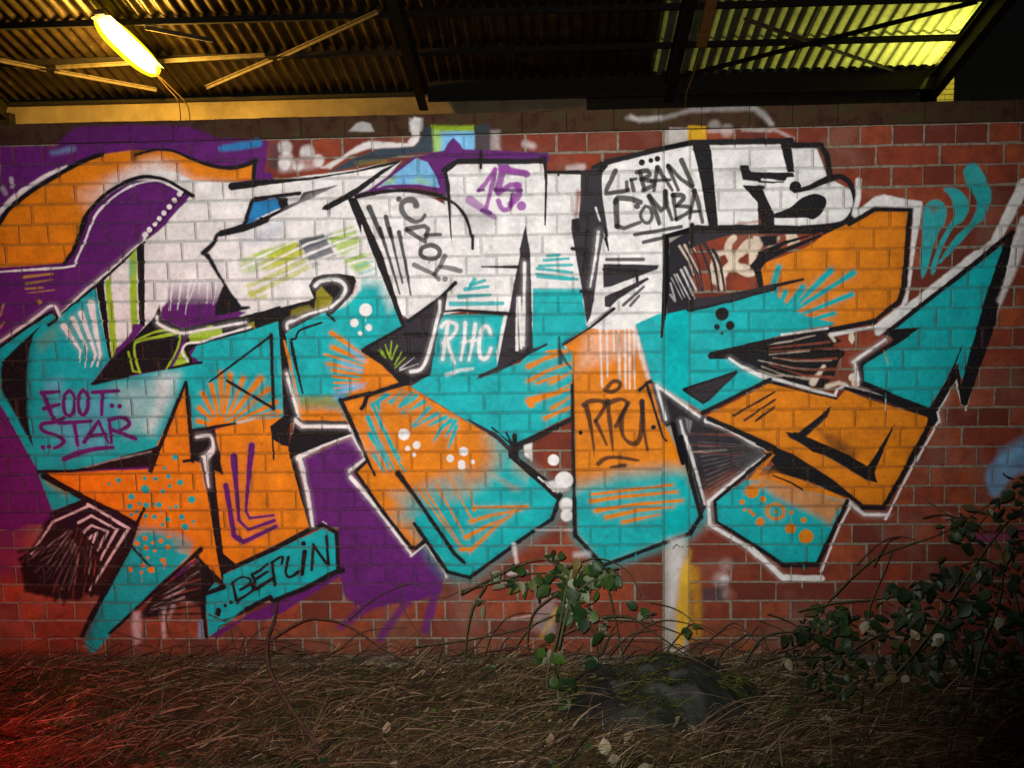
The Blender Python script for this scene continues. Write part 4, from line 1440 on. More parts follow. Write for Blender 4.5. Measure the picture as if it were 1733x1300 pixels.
stuff('dry_straw', blades(34000, (-3.2, 2.0), (-1.5, -.05), (.02, .20), (.0012, .0045), .05, 1, lambda x, y: (.25+.75*max(0, min(1, .5-noise.noise(Vector((x*2.1, y*3, 2)))*1.6)))*min(1, .15+max(0, -y-.05)*9), .72, .15, 1.5),
      tone_mat('straw', [(0, (.026, .017, .008)), (.45, (.070, .045, .020)), (.8, (.145, .095, .042)), (.93, (.26, .175, .085)), (1, (.56, .43, .28))]), 'matted brown dead grass and straw lying along the foot of the graffiti wall', 'grass')
stuff('coarse_dead_stems', blades(2600, (-3.2, 2.0), (-1.5, -.07), (.06, .30), (.004, .010), .07, 6, lambda x, y: max(.05, min(1, .4+noise.noise(Vector((x*3, y*4, 12)))*1.8)), .66, .2, 1.1),
      tone_mat('coarse_stem', [(0, (.016, .010, .006)), (.5, (.050, .028, .014)), (.85, (.12, .070, .034)), (1, (.36, .26, .16))]), 'coarse broken dead stems and blades lying in clumps on the verge', 'dead stems')
def mossy(x, y): return .12+.3*max(0, min(1, 1.4+y*2.2))+.6*max(0, min(1, noise.noise(Vector((x*1.6, y*2.2, 9)))*2+.5))
stuff('grass', blades(34000, (-3.2, 2.0), (-1.5, -.04), (.015, .06), (.002, .0045), .03, 2, mossy, .35),
      tone_mat('green_grass', [(0, (.030, .036, .009)), (.6, (.080, .085, .018)), (1, (.15, .145, .03))]), 'short dark green grass and moss growing through the dead straw', 'grass')

def ground_leaves(n, seed):
    r = random.Random(seed); V = []; F = []; T = []; ms = [leaf_mesh(90+i) for i in range(5)]
    while n > 0:
        x = r.uniform(-3.2, 2.0); y = r.uniform(-1.5, -.08)
        if noise.noise(Vector((x*2.6, y*3.4, 21))) < .12+.25*r.random(): continue
        n -= 1; me = r.choice(ms); s = r.uniform(.012, .036)
        M = Matrix.Translation((x, y, gz(x, y)+r.uniform(.012, .06)))@Matrix.Rotation(r.uniform(-3, 3), 4, 'Z')@Matrix.Rotation(r.uniform(-.8, .5), 4, 'X')@Matrix.Rotation(r.uniform(-.5, .5), 4, 'Y')@Matrix.Scale(s, 4)
        b0 = len(V); V += [tuple(M@v.co) for v in me.vertices]; F += [tuple(i+b0 for i in q.vertices) for q in me.polygons]; T += [r.random()]*len(me.vertices)
    return V, F, T
def litter(n, seed):
    r = random.Random(seed); V = []; F = []; T = []
    for _ in range(n):
        x = r.uniform(-3.2, 2.0); y = r.uniform(-1.5, -.07); s = r.uniform(.006, .040)*r.uniform(.4, 1); z = gz(x, y)+r.uniform(.002, .04); a = r.uniform(0, 6.28); ti = r.uniform(-.9, .9)
        b0 = len(V); k = r.choice((4, 5, 6)); tv = r.random()
        for i in range(k):
            q = a+6.283*i/k; rr = s*r.uniform(.55, 1.1)*(1 if i % 2 else .6); V.append((x+math.cos(q)*rr, y+math.sin(q)*rr*.8, z+math.sin(q+1)*rr*ti))
        F.append(tuple(range(b0, b0+k))); T += [tv]*k
    return V, F, T
stuff('leaf_litter', litter(9000, 8), tone_mat('litter', [(0, (.035, .024, .013)), (.6, (.095, .060, .028)), (.9, (.17, .11, .05)), (1, (.34, .27, .17))]), 'brown crumbled leaf litter among the grass at the foot of the wall', 'leaves')
def leaf_mesh(seed, size=1.0, lobes=False):
    r = random.Random(seed); v = []; f = []
    prof = [(0, .0), (.12, .22), (.3, .36), (.52, .37), (.74, .24), (.9, .10), (1, 0)]
    fold = r.uniform(.15, .5); curl = r.uniform(-.35, .3)
    mid = []; L = []; Rr = []
    for s, w in prof:
        z = curl*s*s; mid.append((0, s, z-.0))
        k = 1+r.uniform(-.12, .12); L.append((-w*k, s+r.uniform(-.03, .03), z+w*fold)); Rr.append((w/k, s+r.uniform(-.03, .03), z+w*fold))
    v = mid+L+Rr; n = len(prof)
    for i in range(n-1):
        f += [(i, i+1, n+i+1, n+i), (i, 2*n+i, 2*n+i+1, i+1)]
    f = [tuple(dict.fromkeys(g)) for g in f]
    me = bpy.data.meshes.new('leaf'); me.from_pydata([(a*size, (b-.0)*size, c*size) for a, b, c in v], [], f); me.update()
    me.polygons.foreach_set('use_smooth', [True]*len(me.polygons)); return me
def leaf_mat(name, top, under, attr):
    t = NT(name); g = t.n('NewGeometry'); at = t.n('Attribute', attribute_name='tone', attribute_type=attr)
    a = t.ramp(at.outputs['Fac'], top); n = t.noise(60, 4, .7)
    a = t.mix(.6, a, t.ramp(n, [(.3, (.45, .45, .45)), (.7, (1.0, 1.0, 1.0))]), 'MULTIPLY')
    t.col(t.mix(g.outputs['Backfacing'], a, under)); t.rough(.5); t.b.inputs['Specular IOR Level'].default_value = .28
    t.bump(t.noise(150, 3), .3, .002); return t.m
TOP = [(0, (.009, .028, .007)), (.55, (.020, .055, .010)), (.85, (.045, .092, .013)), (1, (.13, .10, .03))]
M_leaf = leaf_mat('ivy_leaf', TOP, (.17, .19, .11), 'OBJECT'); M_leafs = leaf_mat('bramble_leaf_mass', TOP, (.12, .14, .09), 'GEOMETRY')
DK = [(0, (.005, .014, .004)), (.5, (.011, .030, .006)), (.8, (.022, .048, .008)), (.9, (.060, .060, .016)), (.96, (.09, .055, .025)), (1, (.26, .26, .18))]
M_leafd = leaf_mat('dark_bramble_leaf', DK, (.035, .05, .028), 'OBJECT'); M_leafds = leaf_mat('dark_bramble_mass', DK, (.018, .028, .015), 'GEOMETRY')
M_stem = simple('green_stem', [(.3, (.022, .028, .010)), (.7, (.060, .055, .022))], 40, .6); M_twig = simple('brown_twig', [(.3, (.022, .014, .010)), (.7, (.075, .048, .030))], 60, .85)
stuff('ground_ivy', ground_leaves(1500, 31), M_leafs, 'small dark green weeds creeping in patches over the dead grass', 'weeds')
LM = [leaf_mesh(s) for s in range(8)]; LMD = [leaf_mesh(s+20) for s in range(8)]
for q in LM: q.materials.append(M_leaf)
for q in LMD: q.materials.append(M_leafd)
def put_leaf(parent, p, size, meshes, r, droop=None):
    o = bpy.data.objects.new('leaf', r.choice(meshes)); COL.objects.link(o); o.location = p; o['tone'] = r.random()**1.2
    o.scale = (size, size, size); o.rotation_euler = (r.uniform(-1.9, .5), r.uniform(-.8, .8), r.uniform(-3.14, 3.14)); kid(o, parent); return o
def stems(parent, lst, mat, r0=.004, r1=.0018):
    """lst: list of (y0, y1, [(px,py)...], radius scale)"""
    for y0, y1, pts, k in lst:
        n = len(pts); P = [at_y(px, py, y0+(y1-y0)*i/(n-1)) for i, (px, py) in enumerate(pts)]
        m = MB(); m.tube(spline(P, 5), r0*k, r1*k, 6, .12); kid(m.build('stem', mat, smooth=True), parent)
r = random.Random(5)
ivy = thing('bramble_plant', 'leafy green bramble with arching canes in front of the orange column of the graffiti', 'plant', tuple(at_y(935, 1190, -.45)))
stems(ivy, [(-.40, -.30, [(935, 1205), (925, 1150), (945, 1070), (955, 1010), (965, 965)], 1.7), (-.38, -.25, [(945, 1100), (965, 1020), (1000, 985), (1025, 990), (1040, 1045), (1055, 1122)], 1.5),
            (-.3, -.15, [(1020, 1045), (1065, 1045), (1105, 1070), (1165, 1112)], 1.4), (-.33, -.28, [(945, 1003), (905, 1035), (893, 1075), (895, 1108), (907, 1132)], 1.0),
            (-.33, -.5, [(780, 1006), (830, 980), (880, 955), (925, 947), (950, 965)], 1.1), (-.30, -.2, [(780, 1000), (830, 988), (890, 972), (945, 970)], 1.0), (-.3, -.3, [(822, 992), (800, 1030), (790, 1075), (787, 1115)], 1.2),
            (-.35, -.2, [(955, 1030), (985, 1045), (1005, 1075), (1012, 1115), (1008, 1140)], .8), (-.3, -.1, [(700, 1095), (800, 1082), (880, 1065), (935, 1045)], .9), (-.35, -.3, [(950, 1075), (985, 1060), (1010, 1050), (1100, 1055), (1180, 1085)], .7),
            (-.3, -.2, [(960, 960), (1010, 945), (1060, 965), (1085, 1010)], .7), (-.3, -.15, [(870, 1100), (900, 1060), (950, 1040), (1000, 1060), (1020, 1110)], .6), (-.28, -.15, [(820, 1110), (835, 1070), (870, 1040), (930, 1040)], .6), (-.3, -.12, [(1050, 1110), (1080, 1070), (1130, 1050), (1200, 1070), (1240, 1110)], .6), (-.5, -.42, [(925, 1290), (930, 1235), (938, 1175), (948, 1120)], 1.0), (-.62, -.5, [(905, 1296), (915, 1250), (922, 1200)], .8), (-.25, -.12, [(1100, 1020), (1140, 1030), (1170, 1050), (1180, 1075)], .6)], M_stem)
spots = []
for cx, cy, sx, sy, n in ((838, 975, 12, 8, 6), (860, 985, 16, 7, 6), (880, 988, 12, 8, 5), (912, 990, 14, 8, 7), (945, 955, 8, 14, 9), (950, 975, 12, 14, 14), (965, 1015, 14, 18, 10), (1025, 978, 14, 10, 7), (985, 1040, 12, 14, 7), (972, 960, 12, 16, 7), (985, 985, 14, 12, 9), (960, 1000, 12, 14, 8), (978, 1010, 12, 12, 8),
                      (1000, 960, 12, 8, 7), (1018, 968, 14, 8, 7), (1035, 975, 12, 8, 6), (995, 1030, 8, 10, 6), (965, 1045, 6, 8, 3), (1018, 1065, 8, 14, 7), (925, 1095, 12, 8, 5), (935, 1110, 10, 12, 6), (940, 1160, 10, 14, 4), (960, 1150, 8, 8, 3),
                      (955, 1185, 10, 8, 4), (820, 1020, 5, 5, 3), (1005, 1115, 8, 8, 3), (1090, 1032, 10, 4, 4), (1110, 1038, 5, 5, 2), (1170, 1065, 6, 10, 3)):
    for _ in range(n): spots.append((r.gauss(cx, sx*.55), r.gauss(cy, sy*.55), r.uniform(-.36, -.22) if cy < 1140 else r.uniform(-.52, -.42)))
for px, py, y in spots: put_leaf(ivy, at_y(px, py, y), r.uniform(.042, .072), LM, r)
# pale turned leaves that catch the flash
for px, py in ((870, 968), (882, 976), (912, 992), (900, 1000), (950, 948), (975, 965), (1003, 1018), (1003, 1055), (945, 1150), (968, 1168), (938, 1165)):
    o = put_leaf(ivy, at_y(px, py, -.37 if py < 1140 else -.55), r.uniform(.04, .055), LM, r); o.rotation_euler = (math.pi/2+r.uniform(-.35, .35), r.uniform(-.3, .3), r.uniform(-1.5, 1.5)); 

bush = thing('bramble_bush', 'dark tangled bramble bush crowding the right end of the wall', 'bush', tuple(at_y(1600, 1180, -.35)))
def edge(px):   # upper limit of the foliage in the tracing
    xs_ = [1300, 1330, 1380, 1450, 1500, 1560, 1620, 1680, 1740, 1900]; ys_ = [1075, 1055, 1045, 1000, 985, 925, 880, 835, 790, 720]
    return np.interp(px, xs_, ys_)
clumps = [(1385, 1042, 16), (1415, 1045, 10), (1500, 935, 14), (1540, 1005, 26), (1355, 1070, 18), (1450, 1050, 22), (1490, 1075, 26), (1520, 1040, 28), (1560, 1060, 26), (1405, 1085, 20), (1460, 1110, 28), (1400, 1125, 24), (1640, 1020, 34), (1680, 1060, 36), (1600, 1090, 34), (1700, 980, 34),
          (1720, 920, 30), (1655, 960, 26), (1645, 880, 22), (1700, 860, 30), (1740, 820, 26), (1690, 1120, 34), (1530, 1120, 30), (1600, 980, 18), (1730, 1060, 30), (1580, 1150, 34), (1650, 1160, 34), (1720, 1180, 30), (1790, 940, 50), (1800, 1060, 50), (1430, 1150, 22), (1350, 1110, 10), (1480, 1190, 30), (1560, 1210, 36), (1660, 1230, 40), (1420, 1185, 22), (1380, 1150, 12),(1620, 900, 16), (1690, 1000, 34), (1610, 1040, 30)]
def bush_spot():
    while True:
        cx, cy, s = r.choice(clumps); a_, b_ = r.gauss(cx, s*.95), r.gauss(cy, s*.62)
        if b_ > edge(a_)-12: return a_, b_, r.uniform(-.55, -.08)
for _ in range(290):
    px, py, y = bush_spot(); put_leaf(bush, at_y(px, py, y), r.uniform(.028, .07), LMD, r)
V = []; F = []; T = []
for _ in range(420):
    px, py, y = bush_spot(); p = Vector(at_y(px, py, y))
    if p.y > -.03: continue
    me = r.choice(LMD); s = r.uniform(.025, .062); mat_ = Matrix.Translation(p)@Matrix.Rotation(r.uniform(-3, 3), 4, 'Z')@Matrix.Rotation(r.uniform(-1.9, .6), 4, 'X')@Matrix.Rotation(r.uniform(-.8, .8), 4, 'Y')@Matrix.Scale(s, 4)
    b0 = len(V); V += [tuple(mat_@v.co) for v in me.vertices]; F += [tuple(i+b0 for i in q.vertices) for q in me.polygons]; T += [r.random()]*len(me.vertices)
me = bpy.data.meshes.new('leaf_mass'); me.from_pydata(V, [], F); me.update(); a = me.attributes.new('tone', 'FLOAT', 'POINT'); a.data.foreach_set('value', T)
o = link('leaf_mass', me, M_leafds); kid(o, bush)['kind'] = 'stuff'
for _ in range(26):
    cx, cy, s = r.choice(clumps); a_ = r.uniform(-.9, .9); L = r.uniform(50, 150); y0_ = r.uniform(-.45, -.1); pts_ = [(cx+math.cos(a_)*L*(i/3-.5), cy-math.sin(a_)*L*(i/3-.5)-r.uniform(0, 22)*(i in (1, 2))) for i in range(4)]
    stems(bush, [(y0_, max(y0_, -.15), pts_, r.uniform(.35, .8))], M_twig if _ % 2 else M_stem)
stems(bush, [(-.3, -.1, [(1410, 1010), (1450, 970), (1490, 940), (1530, 925), (1600, 900), (1680, 850)], 1.0), (-.3, -.15, [(1260, 1120), (1290, 1080), (1335, 1070), (1400, 1075), (1470, 1085)], 1.1), (-.2, -.1, [(1283, 1050), (1330, 1070), (1350, 1090)], .6),
             (-.5, -.2, [(1480, 1180), (1560, 1090), (1620, 1000), (1690, 900), (1740, 850)], 1.3), (-.3, -.2, [(1350, 1035), (1420, 1020), (1480, 1015), (1560, 1000), (1640, 990)], .9), (-.4, -.3, [(1380, 1170), (1430, 1110), (1520, 1060), (1600, 1055)], 1.0),
             (-.2, -.1, [(1410, 1010), (1395, 1030), (1385, 1050)], .6), (-.5, -.3, [(1640, 1200), (1660, 1100), (1690, 1020), (1700, 930)], 1.3), (-.4, -.2, [(1733, 1080), (1700, 950), (1650, 880), (1600, 880)], 1.0), (-.3, -.2, [(1480, 1080), (1470, 1035), (1500, 960), (1510, 930)], .8)], M_stem)

cane = thing('dead_cane', 'bare brown twig rising below the BERLIN plate, its side shoot arching right', 'twig', tuple(at_y(530, 1290, -.85)))
stems(cane, [(-.9, -.12, [(560, 1300), (520, 1240), (480, 1180), (455, 1130), (452, 1085), (464, 1050), (469, 1018)], 2.6)], M_twig)
stems(cane, [(-.3, -.5, [(455, 1085), (510, 1052), (545, 1048), (590, 1060), (660, 1105), (735, 1140)], 1.3), (-.25, -.2, [(452, 1095), (420, 1110), (395, 1150)], .9), (-.3, -.5, [(455, 1100), (520, 1120), (590, 1160), (640, 1200)], .6),
             (-.1, -.1, [(352, 1040), (385, 1055), (410, 1075)], .6)], M_twig)
c2 = thing('thorny_cane', 'thin looping bramble cane rising left of the arch between straw and purple paint', 'twig', tuple(at_y(650, 1120, -.2)))
stems(c2, [(-.2, -.1, [(600, 1120), (625, 1110), (650, 1108), (700, 1095)], .7), (-.15, -.1, [(590, 1050), (640, 1010), (700, 988), (745, 1012), (775, 1002)], .6), (-.15, -.2, [(670, 1010), (700, 1060), (725, 1095)], .5), (-.3, -.3, [(740, 1120), (748, 1095)], .9)], M_twig)
c3 = thing('dead_stalk', 'short bent dead stalk standing between the sack and the right bush', 'twig', tuple(at_y(1215, 1130, -.2)))
stems(c3, [(-.25, -.15, [(1210, 1128), (1225, 1100), (1255, 1080), (1262, 1075)], 1.5), (-.15, -.12, [(1262, 1075), (1320, 1078), (1345, 1083)], .6)], M_twig)
c4 = thing('curled_stalks', 'tangle of thin olive stalks leaning on the wall under the star', 'twig', tuple(at_y(290, 1130, -.1)))
stems(c4, [(-.1, -.05, [(280, 1040), (285, 1070), (300, 1090), (310, 1100)], .7), (-.12, -.08, [(195, 1070), (240, 1085), (280, 1110)], .5), (-.15, -.1, [(365, 1085), (372, 1060), (400, 1060), (420, 1095)], .5), (-.1, -.1, [(390, 1065), (400, 1110)], .8)], M_twig)
# long dry stalks lying about
V = []
m = MB()
for _ in range(170):
    px = r.uniform(-30, 1760); py = r.uniform(1125, 1300); p = Vector(at_z(px, py, .03)); a_ = r.gauss(.25, .7)*(1 if r.random() < .7 else -1); L = r.uniform(.15, .5)
    if p.y > -.05: continue
    q = p+Vector((math.cos(a_)*L, math.sin(a_)*L*.5, r.uniform(0, .12)))
    if q.y > -.03: q.y = -.03
    mid_ = (p+q)/2+Vector((0, r.uniform(-.02, .02), r.uniform(.0, .02)))
    p.z = gz(p.x, p.y)+.01; q.z += gz(q.x, q.y)
    m.tube(spline([p, mid_, q], 4), r.uniform(.0008, .0017), .0006, 4)
o = m.build('dry_stalks', simple('dry_stalk', [(.3, (.10, .06, .035)), (.7, (.30, .20, .12))], 20, .7), smooth=True)
tag(o, 'long pale dry stalks strewn over the grass in front of the wall', 'stalks', kind='stuff')

# thin tangled twigs against the foot of the wall
m = MB()
for _ in range(85):
    px = r.uniform(150, 1340); py = r.uniform(1105, 1175); y_ = r.uniform(-.35, -.1); p = Vector(at_y(px, py, y_)); p.z = max(p.z, gz(p.x, p.y)); L = r.uniform(.12, .42); s = r.choice((-1, 1)); hgt = r.uniform(.03, .16)
    hgt *= r.uniform(.2, 1); q = p+Vector((s*L, r.uniform(-.05, .05), r.uniform(-.02, .12))); mid_ = (p+q)/2+Vector((0, 0, hgt))
    if max(p.y, q.y) > -.02: q.y = min(q.y, -.03)
    kn = lambda v_: v_+Vector((r.uniform(-.02, .02), 0, r.uniform(-.02, .02)))
    m.tube(spline([p, kn(p*.6+mid_*.4+Vector((0, 0, hgt*.3))), kn(mid_), kn(mid_*.5+q*.5), q], 3), r.uniform(.0014, .003), .0008, 4, .25)
tag(m.build('thin_twigs', M_twig, smooth=True), 'tangle of thin dark twigs springing up along the foot of the wall', 'twigs', kind='stuff')
# fallen leaves
M_pale = simple('fallen_leaf', [(.3, (.10, .08, .04)), (.5, (.24, .20, .12)), (.7, (.36, .33, .23))], 40, .6)
PL = [leaf_mesh(s+40) for s in range(4)]
for q in PL: q.materials.append(M_pale)
for px, py, sz, lab in ((655, 1235, .045, 'pale dead leaf in the straw, left one of the pair below the thin looping cane'), (780, 1238, .045, 'pale dead leaf in the straw, right one of the pair below the thin looping cane'), (667, 1282, .04, 'small bright fallen leaf at the bottom edge left of centre'),
                        (1135, 1216, .06, 'pale pointed fallen leaf standing upright just below the dark sack'), (1176, 1229, .045, 'flat oval fallen leaf right of the upright one below the sack'), (1060, 1258, .05, 'pale fallen leaf below the left end of the dark sack'),
                        (930, 1272, .045, 'greenish fallen leaf at the foot of the leafy bramble canes'), (1025, 1276, .06, 'broad cream fallen leaf at the bottom edge under the sack'), (1040, 1292, .065, 'largest cream fallen leaf, cut by the bottom edge below the sack'), (1078, 1293, .055, 'cream fallen leaf at the bottom edge, right of the largest one'),
                        (1410, 1214, .05, 'dull olive fallen leaf in the straw under the right bush'), (1555, 1085, .05, 'whitish leaf caught among the dark brambles on the right'), (1535, 995, .055, 'pale turned leaf high in the dark brambles on the right')):
    o = bpy.data.objects.new('fallen_leaf', r.choice(PL)); COL.objects.link(o); p = Vector(at_z(px, py, .03)) if py > 1100 else Vector(at_y(px, py, -.5))
    if py > 1100: p.z = gz(p.x, p.y)+.05
    o.location = p; o.scale = (sz,)*3; o.rotation_euler = (r.uniform(.0, .75), r.uniform(-.5, .5), r.uniform(-1.8, 1.8)); tag(o, lab, 'leaf', 'pale fallen leaves')

# crumpled dark sack on the straw
sx0, sx1 = at_z(880, 1200, .02)[0], at_z(1310, 1180, .02)[0]; cx_ = (sx0+sx1)/2; cy_ = -.40
m = MB(); nu, nv = 90, 60; vs = []
for j in range(nv):
    for i in range(nu):
        u = i/(nu-1)*2-1; v = j/(nv-1)*2-1; rr = math.sqrt(u*u+v*v); 
        if rr > 1e-6: k = max(abs(u), abs(v))/rr; uu, vv = u*k, v*k
        else: uu = vv = 0
        rad = min(1, math.hypot(uu, vv)); dome = (1-rad**2.6)
        w = 1+.12*noise.noise(Vector((uu*2, vv*2, 5)))
        X = cx_+uu*(sx1-sx0)/2*w+.02; Y = cy_+vv*.30*w+.05*uu
        q = Vector((X*9, Y*14, 3)); rid = 1-abs(noise.noise(q))*2; rid2 = 1-abs(noise.noise(q*2.3))*2
        Z = gz(X, Y)-.01+dome*(.115+.03*math.sin(uu*3+1))+dome*.040*(1-abs(noise.noise(q*.55))*2)+dome*.012*rid2+.004*noise.noise(q*6)*dome
        vs.append((X, Y+.012*noise.noise(q*2), Z))
m.add(vs, [(j*nu+i, j*nu+i+1, (j+1)*nu+i+1, (j+1)*nu+i) for j in range(nv-1) for i in range(nu-1)])
from mathutils import kdtree
kd = kdtree.KDTree(len(vs))
for i, q in enumerate(vs): kd.insert((q[0], q[1], 0), i)
kd.balance()
t = NT('sack'); f = t.noise(16, 6, .7); t.col(t.ramp(f, [(.3, (.004, .004, .003)), (.55, (.008, .010, .006)), (.75, (.026, .028, .018))])); t.rough(.6); t.bump(t.noise(60, 6, .75), .7, .006)
o = m.build('crumpled_sack', t.m, smooth=True); tag(o, 'dark crumpled dirty sack lying on the straw below the yellow painted strip', 'sack')
V = []; F = []; T = []; r3 = random.Random(77)
for _ in range(1500):
    x = r3.uniform(sx0, sx1); y = cy_+r3.uniform(-.3, .3)
    if noise.noise(Vector((x*4, y*5, 8))) < .0: continue
    a = r3.uniform(-1.2, 1.4); L = r3.uniform(.015, .13); b0 = len(V); w = r3.uniform(.001, .0028); tv = r3.random()
    for i in range(4):
        X = x+math.cos(a)*L*i/3; Y = y+math.sin(a)*L*i/3; zz = vs[kd.find((X, Y, 0))[1]][2]
        V += [(X, Y-w, zz+.004+.004*i*r3.random()), (X, Y+w, zz+.006)]
    F += [(b0+2*i, b0+2*i+1, b0+2*i+3, b0+2*i+2) for i in range(3)]; T += [tv]*8
me = bpy.data.meshes.new('straw_scraps'); me.from_pydata(V, [], F); a_ = me.attributes.new('tone', 'FLOAT', 'POINT'); a_.data.foreach_set('value', T)
q = link('straw_scraps', me, bpy.data.materials['green_grass'], o); q['kind'] = 'stuff'

# ---------------------------------------------------------------- the shed behind the wall
SL = math.tan(math.radians(16.5)); P0 = CAMPOS+ray(866, 0)*13.3
def roof_z(y, off=0): return P0[2]-SL*(y-P0[1])-off
def on_roof(px, py, off=0):
    d = ray(px, py); t_ = (P0[2]-off-SL*(CAMPOS[1]-P0[1])-CAMPOS[2])/(d[2]+SL*d[1]); return CAMPOS+d*t_
YB = on_roof(866, 137)[1]
XR = on_roof(1668, 0)[0]; XM = on_roof(1190, 0)[0]; XL = on_roof(662, 0)[0]
shed = thing('open_shed', 'open shed roof of corrugated sheets on dark steel beams behind the graffiti wall', 'shed', (0, float(YB), 0))
def steel(n, a, b): return simple(n, [(.3, a), (.7, b)], 10, .75, .3, .004)
M_dark = steel('dark_steel', (.006, .005, .004), (.020, .015, .010)); M_wall = simple('old_plaster', [(.3, (.20, .15, .09)), (.7, (.34, .27, .17))], 3, .9, .2, .01); M_brace = steel('pale_steel', (.09, .07, .045), (.18, .14, .09))
def sheet_mat(name, stops, metal, rough):
    t = NT(name); f = t.noise(3, 6, .7); g = t.noise(12, 5, .7, stretch=(6, 1, 1)); t.col(t.mix(.6, t.ramp(f, stops), t.ramp(g, [(.3, (.35, .35, .35)), (.65, (1, 1, 1))]), 'MULTIPLY')); t.rough(rough); t.b.inputs['Metallic'].default_value = metal; t.bump(g, .2, .006); return t.m
M_sh1 = sheet_mat('sooty_sheet', [(.3, (.022, .014, .008)), (.55, (.055, .036, .018)), (.7, (.15, .10, .055))], .4, .38)
M_sh2 = sheet_mat('pale_sheet', [(.3, (.30, .30, .22)), (.7, (.55, .55, .42))], 0, .5)
_t = M_sh2.node_tree; _o = _t.nodes['Material Output']; _b = _t.nodes['Principled BSDF']
_tr = _t.nodes.new('ShaderNodeBsdfTranslucent'); _mx = _t.nodes.new('ShaderNodeMixShader'); _mx.inputs[0].default_value = .55
_t.links.new(_b.inputs['Base Color'].links[0].from_socket, _tr.inputs[0]); _t.links.new(_b.outputs[0], _mx.inputs[1]); _t.links.new(_tr.outputs[0], _mx.inputs[2]); _t.links.new(_mx.outputs[0], _o.inputs[0])
PITCH = .177
def sheet(x0, nc, y0, y1, mat, dz):
    m = MB(); n = nc*10+1; V_ = []
    ys_ = np.linspace(y0, y1, 3)
    for y_ in ys_:
        for i in range(n):
            x_ = x0+i*PITCH/10; V_.append((x_, y_, roof_z(y_)+(.019 if mat is M_sh2 else .026)*math.cos(2*math.pi*i/10)+dz+.004*noise.noise(Vector((x_*1.3, y_*2, dz*90)))))
    m.add(V_, [(j*n+i, j*n+i+1, (j+1)*n+i+1, (j+1)*n+i) for j in range(2) for i in range(n-1)])
    o = m.build('roof_sheet', mat, smooth=True); kid(o, shed)
YP2 = on_roof(866, 74)[1]; YP1 = on_roof(300, 25)[1]; YP0 = YP1-1.3
x = XR-.02; c_ = 0
while x > XR-17:
    x -= 6*PITCH
    for q, (ya, yb) in enumerate(((YP0-3, YP0), (YP0, YP1), (YP1, YP2), (YP2, float(YB)+.15))):
        sheet(x, 6, ya-.06, yb, M_sh2 if x > XM-1.35 else M_sh1, -.004*(q % 2)-.005*(c_ % 2))
    c_ += 1
XLE = x
def purlin(y_): m = MB(); z = roof_z(y_, .075); m.box((XLE, y_-.035, z-.045), (XR, y_+.035, z+.04)); kid(m.build('purlin', M_dark), shed)
for y_ in (YP2, YP1, YP0, YP0-1.5): purlin(float(y_))
def rafter(x_):
    ya, yb = float(YP0-3), float(YB); a_ = Vector((x_, ya, roof_z(ya, .28))); b_ = Vector((x_, yb, roof_z(yb, .28))); n_ = Vector((0, SL, 1)).normalized()
    m = MB(); m.beam(a_-n_*.14, b_-n_*.14, .14, .016, n_); m.beam(a_+n_*.14, b_+n_*.14, .14, .016, n_); m.beam(a_, b_, .012, .262, n_); kid(m.build('rafter', M_dark), shed)
for x_ in (XR-.0, XM-.25, XL+.12, XL-6.6): rafter(float(x_))
# eaves girder and the wall behind it
yb = float(YB)
zt = float(at_y(866, 136, yb)[2]); zb = float(at_y(866, 171, yb)[2])
m = MB(); m.box((float(XM)-1.5, yb-.10, zb-.35), (float(XR)+.05, yb+.05, zb+.02)); kid(m.build('girder_infill', M_dark), shed)  # dark piece added to black out the lit wall strip below the girder
m = MB(); m.box((float(XL)+.2, yb-.12, zb), (float(XR)+.05, yb-.104, zt+.05)); m.box((float(XL)+.2, yb-.2, zb), (float(XR)+.05, yb-.13, zb+.02)); m.box((float(XL)+.2, yb-.2, zt+.03), (float(XR)+.05, yb-.13, zt+.05)); kid(m.build('girder', M_dark), shed)
xe = float(at_y(1500, 172, yb+.3)[0])
m = MB(); m.box((XLE, yb+.2, 0), (xe, yb+.5, roof_z(yb+.5, -.02))); kid(m.build('rear_wall', M_wall), shed)
m = MB(); m.box((XLE, yb+.1, roof_z(yb, .16)), (float(XL), yb+.19, roof_z(yb, .11))); kid(m.build('wall_plate', M_dark), shed)
for x_ in (XL-6.6, XR-.1):
    m = MB(); m.box((float(x_)-.1, yb-.1, 0), (float(x_)+.1, yb+.08, roof_z(yb, .3))); kid(m.build('post', M_dark), shed)
def brace(pa_, pb_, mat, off=.2, w=.07, name='brace'):
    a_ = on_roof(*pa_, off); b_ = on_roof(*pb_, off); m = MB(); m.beam(a_, b_, w, .014, (0, SL, 1)); m.beam(Vector(a_)+Vector((0, 0, -.02)), Vector(b_)+Vector((0, 0, -.02)), .012, .05, (0, SL, 1)); kid(m.build(name, mat), shed)
brace((640, 18), (470, 97), M_brace); brace((462, 98), (350, 146), M_brace); brace((-60, 88), (78, 116), M_brace); brace((92, 118), (265, 150), M_brace, w=.06)
brace((95, 112), (448, 91), M_brace, .17, .05); brace((245, 44), (360, 66), M_brace, .15, .05)
brace((1655, 0), (1150, 128), M_dark, .22, .07); brace((1260, 30), (1372, 69), M_brace, .14, .05); brace((1372, 69), (1540, 126), M_sh2, .02, .03)
for p_ in ((85, 115), (465, 95), (1378, 72)):
    q_ = on_roof(*p_, .21); m = MB(); m.box((q_[0]-.11, q_[1]-.09, q_[2]-.03), (q_[0]+.11, q_[1]+.09, q_[2]-.018)); kid(m.build('gusset_plate', M_dark), shed)

